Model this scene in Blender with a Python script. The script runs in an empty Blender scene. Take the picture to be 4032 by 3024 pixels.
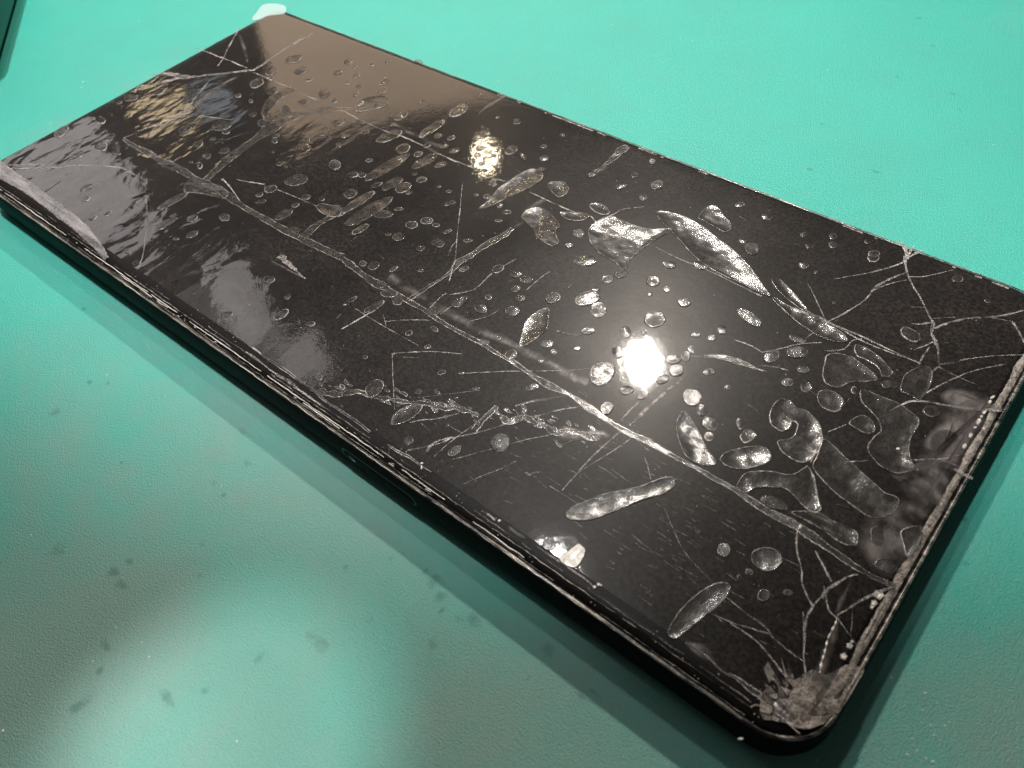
import bpy, bmesh, math, random
from mathutils import Vector, Matrix, noise

# ---------------------------------------------------------------- camera, world, lamps, exposure
# units: metres; the phone is 165 x 74 mm, its centre over the origin, the mat's top at z = 0
scene = bpy.context.scene
COL = scene.collection
CAM = [[0.77106, -0.448686, 0.451827, 0.079687], [0.632056, 0.625413, -0.457562, -0.067138], [-0.077277, 0.638388, 0.765826, 0.090293]]
MAIN_LAMP = [-0.1421, 0.3068, 0.4213]
SECOND_LAMP = [-0.5253, 0.5482, 0.5165]
WARM_PANEL = [[-0.7313, 0.6241, 0.4509], 0.3539, 0.1971, [0.7073, -0.5473, -0.4474]]
PALE_PANEL = [[-0.8125, 0.1674, 0.4604], 0.142, 0.1547, [0.8383, -0.2164, -0.5005]]
YELLOW_PANEL = [[-0.9678, 0.3826, 0.5095], 0.0738, 0.0283, [0.8172, -0.3511, -0.4571]]
COOL_PANEL = [[-0.9342, 0.4434, 0.5141], 0.0467, 0.0344, [0.7925, -0.3974, -0.4626]]
SHEEN_PANEL = [[-0.5345, 0.0217, 0.8336], 0.4389, 0.6731, [0.5687, -0.082, -0.8184]]
PALE_STRIP = [[-0.6854, 0.2541, 0.6174], 0.051, 0.1122, [0.7117, -0.3014, -0.6345]]
PALE_SPOT = [[-0.6041, 0.2618, 0.6764], 0.0522, 0.055, [0.6447, -0.3026, -0.702]]
cam_data = bpy.data.cameras.new("camera")
cam = bpy.data.objects.new("camera", cam_data)
COL.objects.link(cam)
cam.matrix_world = Matrix(CAM + [[0, 0, 0, 1]])
cam_data.sensor_width = 36.0
cam_data.lens = 28.84
cam_data.clip_start = 0.002
cam_data.clip_end = 20.0
cam_data.dof.use_dof = True
cam_data.dof.focus_distance = 0.128
cam_data.dof.aperture_fstop = 55.0
scene.camera = cam

world = bpy.data.worlds.new("World")
scene.world = world
world.use_nodes = True
bg = world.node_tree.nodes["Background"]
bg.inputs[0].default_value = (1.0, 0.91, 0.86, 1)
bg.inputs[1].default_value = 0.045

def aim(o, loc, direction):
    o.location = loc
    o.rotation_euler = Vector(direction).to_track_quat('-Z', 'Y').to_euler()

def lamp(name, kind, loc, direction, power, color, **kw):
    d = bpy.data.lights.new(name, kind)
    d.energy = power
    d.color = color
    for k, v in kw.items():
        setattr(d, k, v)
    o = bpy.data.objects.new(name, d)
    COL.objects.link(o)
    aim(o, loc, direction)
    return o

def toward(loc, to=(0.0, 0.0, 0.0)):
    return Vector(to) - Vector(loc)

lamp("desk_lamp", 'AREA', MAIN_LAMP, toward(MAIN_LAMP, (0.03, 0, 0)), 1.55, (1.0, 0.92, 0.82), shape='DISK', size=0.019)
lamp("far_lamp", 'AREA', SECOND_LAMP, toward(SECOND_LAMP), 0.16, (1.0, 0.84, 0.56), shape='DISK', size=0.024)
lamp("added_pool_spot", 'SPOT', (-0.10, 0.0, 0.72), toward((-0.10, 0.0, 0.72), (-0.052, 0.106, 0)), 19.0, (1.0, 0.99, 0.97),
     spot_size=2 * math.atan(0.1765 / 0.73), spot_blend=0.16, shadow_soft_size=0.02)  # added spot; its cone edge stands in for the shadow of hands
lamp("ceiling_downlight", 'AREA', (-0.206, 0.247, 0.75), toward((-0.206, 0.247, 0.75)), 0.85, (1.0, 0.97, 0.93), shape='DISK', size=0.04)
lamp("added_patch_spot", 'SPOT', (0.0, -0.13, 0.60), toward((0.0, -0.13, 0.60), (0.0335, -0.0705, 0)), 11.0, (1.0, 1.0, 0.96),
     spot_size=2 * math.atan(0.0178 / 0.6), spot_blend=0.14, shadow_soft_size=0.006)  # added spot for the bright patch on the near mat, no real lamp
lamp("added_patch_spot", 'SPOT', (-0.02, -0.14, 0.60), toward((-0.02, -0.14, 0.60), (0.0265, -0.0790, 0)), 4.5, (1.0, 1.0, 0.96),
     spot_size=2 * math.atan(0.0120 / 0.6), spot_blend=0.25, shadow_soft_size=0.006)  # second added spot, widens the same bright patch
def panel(name, spec, radiance, color):
    loc, w, h, d = spec
    lamp(name, 'AREA', loc, d, radiance * math.pi * w * h, color, shape='RECTANGLE', size=w, size_y=h)
panel("warm_wall_glow", WARM_PANEL, 2.3, (1.0, 0.74, 0.52))
panel("pale_ceiling_glow", PALE_PANEL, 2.6, (1.0, 0.93, 0.92))
panel("yellow_lamp", YELLOW_PANEL, 7.0, (1.0, 0.78, 0.48))
panel("added_sheen_panel", SHEEN_PANEL, 0.85, (1.0, 0.97, 0.94))  # added overhead panel, unseen, for grey sheen on the near mat
panel("pale_strip_glow", PALE_STRIP, 2.6, (1.0, 0.93, 0.92))  # added unseen panel, mirrored as a pale patch in the film
panel("pale_spot_glow", PALE_SPOT, 2.6, (1.0, 0.93, 0.92))  # another added panel, for a second mirrored patch
panel("added_cool_glow", COOL_PANEL, 1.8, (0.8, 0.9, 1.0))  # added unseen panel for bluish reflections, not a known window

scene.view_settings.view_transform = 'Standard'
scene.view_settings.look = 'None'
scene.view_settings.exposure = 0.0
scene.view_settings.gamma = 1.0
scene.cycles.max_bounces = 8
scene.cycles.transparent_max_bounces = 12

# ---------------------------------------------------------------- traced outlines, millimetres on the screen or mat
BUBBLES = """-60.56,22.96,0.9,1.65,1.34,-0.89 -55.6,20.94,0.75,1.35,1.03,-0.69 -60.96,17.32,0.2,1.22,1.51,-0.79 -59.78,12.74,0.25,1.5,1.48,-0.75 -54.67,12.47,0.22,1.25,1.17,-0.6 -51.64,19.31,0.64,0.56,0.51,-0.42 -48.53,24.39,0.45,0.8,0.62,-0.44 -45.01,17.45,0.25,1.24,1.35,-0.75 -46.17,13.09,0.54,0.95,0.89,-0.59 -41.36,16.74,0.37,0.64,0.69,-0.48 -55.62,7.81,0.4,0.25,0.56,-0.45 -59.37,7.72,0.38,0.46,0.62,-0.41 -35.22,11.87,0.63,0.76,0.83,-0.63 -34.54,3.64,-0.15,0.99,1.42,-0.48 -25.81,2.61,0.93,0.61,1.1,-1.01 -28.3,-4.17,1.31,1.56,1.3,-0.92 -30.16,-8.33,0.57,0.94,0.97,-0.58 -30.62,-10.5,0.33,0.55,0.58,-0.34 -51.05,-1.77,0.64,0.41,0.58,-0.45 -51.47,-4.5,0.4,0.49,0.45,-0.28 -52.55,-7.23,0.36,0.97,0.95,-0.47 -48,-8.54,0.52,0.63,0.98,-0.6 -46.42,-5.72,0.66,0.79,0.82,-0.52 -46.54,-11.17,0.43,0.28,0.78,-0.58 -48.84,-11.41,0.37,0.24,0.36,-0.26 -58.67,-5.57,0.43,1.2,1.12,-0.54 -53.64,-0.86,1.27,1.54,1.39,-0.88 -79.26,-19.62,-0.34,1.72,1.53,-0.38 -67.96,-18.03,0.76,0.92,1.47,-0.76 -69.2,-21.71,0.22,0.63,1.03,-0.41 -76.15,-13.02,1.24,0.41,0.98,-0.75 -69.25,-15.02,0.27,0.79,0.79,-0.33 -77.87,-4.82,0.85,1.05,1.1,-0.6 -78.45,-7.14,-0.02,0.64,0.58,-0.2 -74.83,-0.27,0.35,1.07,1.14,-0.54 -58.75,-26.85,0.21,1.15,0.71,-0.24 -55.95,-28.73,0.42,0.71,0.72,-0.31 -63.15,-17.62,0.49,0.43,0.46,-0.27 -42.09,-20.03,0.34,2.61,0.86,-0.31 -37.89,-24.57,0.31,2.12,0.92,-0.32 -35.17,-21.21,0.24,0.97,0.81,-0.33 -31.75,-23.72,0.26,1.01,0.78,-0.31 -22.84,-11.61,0.43,1.61,0.94,-0.45 -23.08,-8.87,0.45,0.53,0.53,-0.37 -23.18,-6.37,0.59,0.52,0.59,-0.47 -20.56,-5.23,0.33,0.39,0.52,-0.38 -28.94,-11.54,0.58,0.69,0.46,-0.3 -18.24,-13.22,0.96,0.65,0.52,-0.45 -33.14,7.83,0.31,0.37,0.45,-0.33 -34.87,7.88,0.31,0.2,0.37,-0.34 -29.75,7.18,0.48,0.31,0.62,-0.58 -33.13,-25.95,0.44,0.3,0.33,-0.24 -50.03,-31.03,0.27,0.68,0.43,-0.17 -48.83,-28.76,0.04,0.77,0.49,-0.14 -30.73,-17.85,0.78,0.52,0.83,-0.64 -37.58,-32.48,1.19,0.14,0.32,-0.4 -42.11,-23.03,0.19,0.46,0.31,-0.14 -51.51,5.06,0.3,0.82,0.98,-0.54 -47.44,3.99,0.54,0.66,1.12,-0.76 -47.13,5.99,0.52,0.33,0.62,-0.52 -41.94,2.77,0.25,0.66,0.68,-0.38 -40.82,1.47,0.5,0.32,0.58,-0.48 -38.4,-0.93,0.29,0.19,0.34,-0.28 -34.49,-2.77,0.48,0.31,0.36,-0.3 -32.88,-2.53,0.36,0.23,0.36,-0.3 -46.53,9.31,2.18,-1.01,-0.05,-0.88 -36.02,5.13,0.35,0.43,0.62,-0.45 -49.72,28.35,0.46,0.82,0.76,-0.55 -44.79,30.1,0.41,0.36,0.41,-0.37 -42.56,32.5,0.04,0.63,0.51,-0.29 -47.01,27.72,0.26,0.47,0.3,-0.22 -44.4,25.44,0.53,0.64,0.51,-0.41 -43.79,22.76,0.33,0.41,0.42,-0.33 -41.14,22.96,0.19,0.51,0.53,-0.35 -37.8,26.66,0.08,1.12,0.72,-0.4 -39.28,28.26,0.27,0.16,0.25,-0.25 -35.86,24.43,0.09,1.1,0.83,-0.45 -39.49,20.76,0.24,0.64,0.59,-0.38 -26.58,25.56,0.22,0.56,0.32,-0.23 -26.6,20.08,0.38,1.57,0.9,-0.56 -18.63,27.15,0.38,2.15,1.25,-0.8 -18.83,20.14,0.26,3.24,1.03,-0.56 -23.8,14.1,1.03,2.51,1.21,-0.81 -26.75,16.26,0.8,0.7,0.56,-0.51 -28.51,12.64,0.43,0.72,0.57,-0.41 -31.68,14.71,0.65,0.57,0.68,-0.6 -34.79,12.92,0.45,0.55,0.62,-0.48 -30.77,9.93,0.58,0.69,0.5,-0.38 -16.39,19.03,0.48,0.58,0.63,-0.56 -13.92,19.88,0.4,0.65,0.52,-0.42 -13.26,17.36,0.43,0.7,0.36,-0.29 -16.15,15.94,0.3,0.72,0.67,-0.47 -10.82,17.3,0.53,0.87,0.62,-0.51 -18.97,12.74,0.54,1.29,1.16,-0.79 -15.51,13.07,0.42,0.7,0.64,-0.5 -17.56,7.46,0.65,4.84,1.2,-0.62 -13.17,12.17,0.55,2.81,1.04,-0.61 -10.11,13,0.52,1.03,0.57,-0.43 -21.7,7,0.43,0.51,0.46,-0.36 -12.13,8.56,0.34,0.4,0.37,-0.31 -13.46,4.46,0.41,2.06,1.02,-0.55 -11,4.68,0.61,1.39,1.06,-0.7 -9.98,8.02,0.63,0.74,0.63,-0.54 -15.5,2.61,0.42,1.13,0.52,-0.31 -20.95,2.36,0.63,0.75,0.63,-0.48 -19.58,3.26,0.55,0.48,0.59,-0.51 -17.49,-1.46,0.75,0.88,1.02,-0.78 -14.7,-2.32,0.35,3.63,0.92,-0.41 -11.41,-3.01,0.76,4.85,1.34,-0.64 -8.8,-2.21,1.18,1.04,0.75,-0.67 -7.65,0.22,0.61,0.54,0.33,-0.3 -9.25,-7.02,0.36,1.64,0.69,-0.34 -3.13,-1.56,0.78,0.7,0.71,-0.66 -1.71,0.54,0.89,0.6,0.59,-0.63 0.25,0.62,0.52,0.35,0.32,-0.35 -2.84,-4.86,0.73,0.65,0.77,-0.7 -4.68,-5.34,0.41,0.28,0.27,-0.27 3.44,-2.37,1.09,0.4,0.57,-0.79 2.04,-4.85,0.46,0.54,0.49,-0.41 -1.62,6,0.43,0.94,0.49,-0.35 -3.94,8.25,0.43,0.29,0.28,-0.31 -6.2,8.25,0.33,0.22,0.21,-0.23 -9.32,4.2,0.37,0.44,0.32,-0.27 6.98,0.69,0.54,0.48,0.32,-0.33 20.55,8.59,0.48,0.33,0.32,-0.42 2.82,0.54,0.32,0.68,0.38,-0.27 -11.37,25.48,0.3,0.19,0.32,-0.37 -11.11,29.41,0.17,0.41,0.34,-0.28 -7.31,30.24,0.49,0.59,0.6,-0.61 2.14,31.4,0.46,0.29,0.31,-0.41 1.47,26.86,0.51,0.33,0.39,-0.5 3.66,24.17,0.51,0.61,0.61,-0.63 -2.56,22.91,0.37,1.27,0.85,-0.61 0.39,22.57,1.06,-0.43,0.07,-0.61 5.21,21.55,0.54,0.36,0.33,-0.42 -9.99,24.08,0.59,0.37,0.62,-0.73 0.79,14.1,0.32,0.21,0.67,-0.8 -10.93,35.49,0.49,0.3,0.29,-0.36 -15.13,35.32,0.83,0.22,0.36,-0.53 13.33,33.07,0.33,1.61,0.81,-0.61 13.66,27.42,0.46,0.54,0.49,-0.56 13.09,24.93,0.35,0.74,0.53,-0.48 18.85,25.16,0.39,1.13,0.59,-0.49 19.01,28.56,0.36,0.56,0.42,-0.45 23.49,28.32,0.6,0.93,0.73,-0.8 23.4,24.44,0.51,0.34,0.43,-0.65 19.41,33.21,0.48,0.31,0.47,-0.72 20.15,11.7,0.71,0.63,0.64,-0.77 7.61,9.47,0.62,0.41,0.37,-0.45 7.83,7.08,0.51,0.34,0.24,-0.29 -37.25,35.94,1.01,0.26,0.45,-0.57 2.33,10.7,0.53,0.35,0.46,-0.54 5.44,10.13,0.42,0.28,0.38,-0.45 0.57,10.02,0.32,0.21,0.27,-0.31 -7.54,20.4,0.52,0.62,0.57,-0.54 -5.65,20.26,0.56,0.49,0.47,-0.5 -6.19,22.36,0.43,0.52,0.42,-0.4 -6.53,18.62,0.57,0.37,0.53,-0.61 -4.56,18.57,0.6,0.53,0.52,-0.55 -4.13,19.91,0.52,0.34,0.43,-0.51 -4.36,17.12,0.48,0.56,0.48,-0.46 -2.99,17.75,0.56,0.36,0.4,-0.47 -3.59,15.02,0.49,0.32,0.48,-0.56 -2.63,15.91,0.43,0.38,0.39,-0.41 -1.79,17.75,0.44,0.29,0.34,-0.4 -5.92,16.89,0.4,0.26,0.44,-0.5 36.82,31.13,0.52,0.6,0.33,-0.46 41.59,30.85,0.67,0.45,0.39,-0.73 41.36,23.99,0.46,0.31,0.3,-0.53 43.31,23.14,1.14,0.07,0.37,-1.29 48.03,30.11,0.47,0.42,0.28,-0.49 51.63,32.13,0.5,0.34,0.3,-0.63 49.74,28.42,0.41,0.28,0.27,-0.54 52.46,30.39,0.54,0.37,0.31,-0.65 56.18,33.83,0.36,0.24,0.21,-0.48 58.05,31.83,0.7,0.48,0.27,-0.62 -12.62,-23.55,0.72,0.84,0.76,-0.49 -4.99,-27.23,0.18,1.3,0.78,-0.27 -7.16,-24.24,0.22,0.46,0.54,-0.28 -21.59,-27.33,0.25,0.39,0.25,-0.13 -1.72,-26.77,0.19,0.13,0.24,-0.21 0.08,-25.96,0.43,0.5,0.4,-0.27 8.74,-32.1,0.39,0.28,0.47,-0.42 -11.84,-32.02,0.58,0.68,0.58,-0.35 -1.21,-11.94,0.3,0.92,0.78,-0.41 1.87,-10.67,0.16,0.79,0.39,-0.18 -2.99,-12.53,0.5,0.34,0.51,-0.49 5.55,-8.56,0.39,0.27,0.24,-0.25 10.76,-4.56,0.37,0.75,0.49,-0.34 15,-1.66,0.45,0.91,0.67,-0.5 17.94,-1.06,0.68,0.61,0.45,-0.49 19.89,-0.93,0.72,0.64,0.55,-0.61 19.95,-3.46,0.41,0.62,0.49,-0.42 17.76,-7.05,0.42,0.29,0.36,-0.42 21.58,-4.47,0.55,0.38,0.4,-0.49 14.89,-10.08,0.32,1.33,0.76,-0.39 18.32,-9.42,0.96,0.16,0.38,-0.79 12.94,-13.93,0.98,0.39,0.36,-0.5 2.54,-14.31,0.67,0.78,0.67,-0.52 5.11,-14.93,1.15,0.8,0.58,-0.58 7.19,-15.25,0.66,0.46,0.68,-0.69 1.39,-19.29,0.2,1.28,0.38,-0.15 5.27,-18.14,0.47,1.79,0.58,-0.27 22.35,-7.17,1.07,0.29,0.49,-0.92 25.46,-1.85,0.66,0.98,0.81,-0.73 29.59,0.91,1.05,1.54,1,-0.95 32.2,-0.1,0.34,1.22,1.32,-0.84 29.48,3.14,0.45,0.31,0.28,-0.39 29.63,5.79,0.73,0.51,0.56,-0.8 30.54,7.81,0.67,0.77,0.64,-0.73 24.6,7.19,1.42,0.97,0.7,-0.96 35.28,9.1,0.81,0.56,0.61,-0.94 37.76,8.88,0.45,0.31,0.34,-0.53 36.32,6.72,0.36,0.25,0.26,-0.39 35.24,13.45,0.95,0.34,0.36,-0.75 33.41,-4.17,0.71,0.64,0.42,-0.5 34.15,-7.68,0.43,0.3,0.21,-0.28 30.3,-9.37,0.77,0.55,0.48,-0.62 31.89,-10.05,0.43,0.3,0.3,-0.39 31.52,-12.29,0.34,0.24,0.17,-0.22 24.1,-12.34,0.35,0.25,0.23,-0.28 15.62,-16.33,0.77,-0,0.13,-0.38 13.12,-19,0.3,0.45,0.43,-0.31 17.1,-19.35,0.31,0.36,0.32,-0.26 11.28,-25.83,0.31,0.22,0.26,-0.25 21.88,-21.69,0.35,0.51,0.33,-0.25 21.63,-25.98,0.42,0.3,0.32,-0.34 33.43,-16.54,0.6,0.68,0.42,-0.41 27.55,-21.08,0.38,0.34,0.19,-0.19 24.19,-20.21,0.43,0.3,0.18,-0.2 27.5,-13.78,0.45,0.85,0.68,-0.48 23.08,-14.12,0.8,0.14,0.23,-0.5 26.35,-23.87,0.25,0.18,0.13,-0.14 26.08,-32.51,0.48,0.35,0.46,-0.48 34.77,-20.46,0.08,0.75,0.78,-0.26 31.96,-30.27,0.21,1.07,0.54,-0.19 35.71,-25.92,0.97,0.71,0.97,-1.17 28.59,-27.84,0.24,0.18,0.25,-0.27 16.42,-29.08,-0.11,1.55,1.28,-0.23 21.01,-29.16,0.25,0.18,0.18,-0.19 37.71,-1.5,0.27,0.9,0.9,-0.58 39.84,-0.17,0.34,0.24,0.32,-0.48 39.6,2.87,0.99,1.14,1.03,-1.22 45.6,-1.93,0.9,0.64,0.43,-0.69 46.93,-3.3,0.81,0.58,0.56,-0.9 39.4,-9.33,0.24,2.09,1.66,-0.68 43.23,-13.72,0.85,-0.25,-0.05,-1.01 38.87,-5.02,0.36,0.67,0.92,-0.78 43.64,-9.84,0.72,0.52,0.43,-0.63 45.66,-9.33,0.41,0.72,0.56,-0.48 46.33,-5.67,0.46,0.83,0.56,-0.5 49.97,10.5,2.17,-0.41,0.1,-0.98 48.07,6.4,0.54,0.38,0.43,-0.75 47.74,4.35,0.5,0.35,0.29,-0.49 56.94,10.67,1.04,0.25,0.22,-0.75 68.39,19.6,1.43,-0.26,0.06,-1.06 59.98,6.18,0.63,0.45,0.27,-0.53 58,8.38,1.12,0.8,0.5,-0.97 61.64,3.72,0.62,0.44,0.37,-0.74 59.43,3.08,0.62,0.45,0.3,-0.57 50.49,-1.08,0.54,0.61,0.32,-0.41 53.71,-1.97,0.31,0.23,0.19,-0.33 46.59,0.96,0.41,0.29,0.36,-0.59 46.66,-0.51,0.49,0.35,0.5,-0.81 50.95,-5.99,1.24,0.21,0.38,-1.32 53.05,-7.07,0.62,0.45,0.5,-0.84 54.88,-8.29,1.01,0.18,0.28,-1.03 55.83,-10.07,0.45,0.33,0.36,-0.6 69.67,10.11,0.85,0.77,0.31,-0.62 75.38,8.93,0.84,0.47,0.29,-0.88 55.67,5.89,0.59,1.04,0.7,-0.74 58.35,30.88,0.7,0.48,0.34,-0.76 51.06,24.1,0.58,0.39,0.33,-0.66 53.13,23.74,0.26,0.18,0.14,-0.29 69.37,33.19,0.63,0.43,0.25,-0.67 74.09,31.3,0.32,0.23,0.13,-0.36 57.87,19.64,0.25,0.18,0.13,-0.27 45.69,3.6,0.59,0.41,0.22,-0.37 57.88,-6.25,0.23,0.32,0.61,-0.69 66.6,6.67,0.3,0.22,0.27,-0.58 41.15,8.01,0.79,0.55,0.48,-0.78 66.5,-13.87,1.46,0.3,0.17,-0.82 39.12,15.91,1.15,0.4,0.34,-0.75 77.42,-11.1,0.52,0.58,0.7,-1.11 65.01,-22.45,0.57,0.43,0.43,-0.74 68.52,-23.17,0.33,0.25,0.2,-0.36 67.99,-24.36,0.19,0.15,0.18,-0.32 71.04,-24.61,0.57,0.43,0.33,-0.62 72.9,-22.83,0.41,0.31,0.18,-0.35 79.65,-13.85,1.2,0.41,0.15,-0.76"""
POCKETS = """haze 75.21,-2.75 76.47,0.31 76.39,4.09 76.48,7.55 75.72,11.41 77.6,14.88 81.53,14.71 81.62,11.86 81.6,7.9 81.65,4.39 81.44,0.29 81.18,-3.94 80.13,-5.2 77.88,-4.39
haze 75.16,-10.38 76.18,-6.64 78.71,-4.26 81.34,-4.79 81.85,-7.78 81.72,-11.6 81.5,-14.25 79.91,-15.23 77.64,-14.68 75.91,-13.19
pocket -35.07,16.36 -36.44,18.26 -37.05,20.69 -34.46,23.13 -32.61,22.53 -31.47,21.38 -31.66,20.34 -33.74,17.5
pocket 3.13,7.65 3.17,10.29 2.4,13.18 2.54,15 2.88,18.24 3.68,20.55 5.39,20.9 6.61,20.18 7,18.43 6.62,16.46 5.86,13.76 4.99,11.26 4.39,8.86
pocket 8.8,18.39 8.7,19.56 10.14,20.6 10.97,20.55 12.13,19.85 12.68,18.28 12.22,17.02 10.89,17.33
pocket 10.65,9.43 9.91,10.55 10.2,12.36 11.31,13.34 13.37,13.09 16.52,11.57 16.92,10.05 18,9.03 18.85,8.3 18.61,7.07 17.51,6.96 15.55,7.15 14.14,8.17 12.61,8.93
pocket 14.65,14.04 15.63,14.97 17.58,16 18.76,16.24 19.22,15.4 18.39,14.08 16.52,13.37
pocket 17.41,18.11 17.98,19.19 19.65,19.37 21.03,18.67 21.17,17.85 20.27,17.24 18.71,17.35
pocket 21.03,12.82 20.6,14.31 20.92,16.32 22.08,18 23.3,17.92 26.11,18.01 28.75,18.69 30.54,20.21 31.45,20.29 30.98,18.24 30.42,15.72 30.06,12.95 30.07,10.89 30.65,9.25 29.9,8.74 28.01,9.49 25.72,9.57 23.14,10.78
pocket 27.13,22.56 28.37,23.53 31.38,24.05 34.96,23.53 38.48,22.29 41.82,21.18 45.54,19.23 48.81,16.83 50.28,15.81 48.63,15.57 45.62,15.77 42.68,15.73 39.79,16.12 36.83,17.16 33.68,18.78 30.93,20.16 28.58,21.23
pocket 50.91,15.91 53.47,15.48 56.46,15.4 59.38,15.33 61.58,14.8 62.44,13.87 61.38,12.95 58.95,12.6 55.49,13.3 52.59,14.5 50.71,15.4
pocket 48.71,18.95 49.17,19.66 50.57,19.27 53.17,17.85 55.59,16.23 54.92,15.77 53.05,16.29 51.31,16.94 49.57,18
pocket 61.53,9.07 61.3,10.22 62.21,11.2 63.86,11.71 65.26,11.4 67.15,10.82 68.22,10.01 67.39,8.94 65.76,7.62 64.92,5.92 63.41,5.62 62.34,6.75
pocket 63.6,13.19 63.55,13.99 64.6,14.23 66.42,13.86 67.75,13.17 69.23,12.31 69.31,11.42 68.39,10.76 67.29,11.88 65.5,12.22 64.49,12.16
pocket 63.39,3.13 63.3,4.14 63.99,4.85 65.15,5.01 66.18,4.53 66.63,3.35 66.43,2.31 65.63,1.88 64.35,2
pocket 58.81,-7.9 58.8,-6.75 59.34,-6.22 60.33,-6.5 60.28,-7.54 59.76,-8.48
pocket 58.49,-12.08 58.62,-10.87 59.9,-9.09 61.4,-7.71 62.6,-7.67 63.24,-8.31 63.31,-9.36 62.33,-10.9 61.34,-12.03 60.03,-12.59 58.97,-12.55
pocket 68.31,1.47 68.47,2.61 69.15,3.69 70.19,3.56 71.11,2.79 71.2,1.71 70.48,1.18 69.32,1.19
pocket 60.88,-4.07 60.05,-2.91 59.69,-1.06 60.05,0.26 61.14,0.59 62.26,0.04 63.33,0.36 64.77,-0.08 66.09,-1.15 67.06,-2.73 67.33,-4.49 67.07,-6.32 66.31,-7.15 65.01,-7.29 63.87,-7.02 62.79,-6.13 63.02,-5.4 63.79,-4.55 63.8,-3.4 63.41,-2.23 62.8,-2.24 63,-3.41 62.47,-4.36 61.4,-4.28
pocket 67.24,6.82 67.61,7.55 69.18,7.6 70.68,7.78 72.01,7.84 73.52,7.44 74.62,7.07 75.09,5.68 75.07,3.69 75.64,1.88 76.61,0.41 77.58,-0.2 76.7,-1.12 75.68,-2.14 74.08,-2.25 72.46,-1.55 71.55,-0.56 71.49,1.07 71.74,2.67 70.77,3.99 69.44,4.79 68.19,5.38
pocket 66.89,-2.57 67.89,-2.41 69.82,-3.21 71.84,-3.9 74.04,-4.66 75.74,-5.22 77.29,-5.09 77.72,-6.52 77,-8.54 75.59,-9.35 73.65,-9.05 71.44,-8.66 69.36,-7.85 67.7,-6.81 67.39,-5
pocket 61.92,-14.14 61.9,-12.3 62.85,-11.11 64.31,-10.12 66.21,-9.25 66.95,-7.63 67.23,-7.03 68.38,-7.79 69.42,-9.12 70.37,-10.48 71.11,-11.44 70.84,-12.39 69.75,-12.45 68.84,-12.13 67.79,-11.75 66.59,-11.48 65.09,-12.33 63.79,-13.55 63.53,-14.52 62.48,-14.78
pocket 71.13,9.93 70.53,12.29 71.09,14.27 72.12,15.64 73.22,14.84 73.79,12.45 73.75,9.69 72.77,9.73 71.78,9.78
pocket 67.84,-21.6 67.74,-20.39 68.64,-19.31 69.81,-19.07 70.66,-19.71 70.73,-20.81 70.17,-21.81 68.95,-22.27
pocket 68.57,-13.82 70.88,-12.09 73.24,-12.06 75.04,-11.69 75.85,-12.28 76.07,-13.54 74.6,-14.17 72.69,-13.93 70.47,-13.88
pocket 79.15,-9.09 79.67,-7.86 80.69,-7.22 81.35,-8.63 81.29,-10.55 80.87,-11.56 80.1,-10.52
pocket 65.42,-34.42 65,-33.04 65.05,-30.42 65.91,-27.18 67.17,-25.69 68.01,-26.19 67.86,-28.6 67.02,-31.81 66.5,-34.1
pocket 48.84,-29.58 48.23,-28.5 49.3,-26.15 50.48,-24.09 52.98,-21.05 54.18,-18.96 55.31,-17.72 56.26,-18.23 56.08,-19.94 54.46,-22.32 52.77,-25.51 50.93,-28.4
pocket 51.55,-10.73 51.34,-8.46 54.23,-9.93 56.33,-11.59 58.61,-13.01 57.11,-14.28 55.04,-14.22 53.1,-12.67
pocket 22.42,-32.02 21.68,-30.71 21.87,-29.17 22.58,-27.86 23.58,-27.3 24.13,-28.32 24.02,-29.94 23.4,-31.31
pocket 27.64,-12.12 26.45,-10.32 25.22,-7.94 25.16,-5.76 25.94,-3.91 26.67,-4.15 27.42,-5.29 28.52,-7.07 28.55,-8.67 28.31,-10.43
pocket 33.13,24.96 32.75,27.41 33.34,28.72 34.61,28.65 36.23,27.48 37.73,26.72 38.55,25.52 38.24,24.23 36.18,24.36 34.09,24.71
pocket -44.41,-15.92 -43.36,-14.7 -41.32,-13.89 -38.83,-12.76 -35.64,-13.22 -35.16,-14.92 -38.77,-15.8 -41.23,-16.92 -42.47,-17.49
pocket -19.46,-7.43 -19.73,-6.15 -17.88,-5.4 -16.21,-4.78 -14.68,-6.62 -16.41,-7.78
bright 51.09,-34.05 51.36,-32.85 51.75,-31.45 52.51,-31.39 52.99,-31.63 53.32,-32.38 53.46,-33.65 53.09,-34.22 51.85,-34.46
pocket 48.67,-33.97 48.56,-33.13 48.99,-32.61 49.58,-32.78 50.02,-33.36 49.75,-34.07 49.19,-34.29
haze 75.33,11.43 75.32,12.93 76.17,14.16 77.3,14.67 78.69,14.45 80.28,14.11 81.9,14.68 82.18,13.86 80.45,12.61 78.91,11.34 77.05,10.88
haze 76.42,3.55 76.35,6.03 77.06,7.97 78.04,9.26 79.2,8.1 79.9,7.21 79.5,6.36 78.23,6.83 77.49,5.45 77.94,3.84 78.95,4.03 78.84,3.4 77.55,3
haze 67.22,-34.11 68,-33.31 69.24,-32.97 70.35,-33.34 70.71,-34.25 69.09,-34.51
haze 74.99,-2.65 76.87,-1.52 78.4,-0.91 79.97,-1.31 81.24,-1.9 82.11,-3.25 81.46,-4.21 79.9,-2.89 78.35,-2.51 76.82,-3.13
haze 77.02,-8.99 77.58,-7.84 78.22,-8.1 78.29,-9.5 77.79,-10.35
haze 76.83,0.31 77.5,1.34 78.66,1.12 80.16,0.91 81.09,0.29 80.78,-0.71 79.58,-0.31 78.16,-0.31
haze 39.99,-20.45 40.64,-19.08 42.65,-18.22 44.95,-16.83 46.25,-17.35 44.24,-19.11 42.54,-20.64 41.02,-21.17"""
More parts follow.
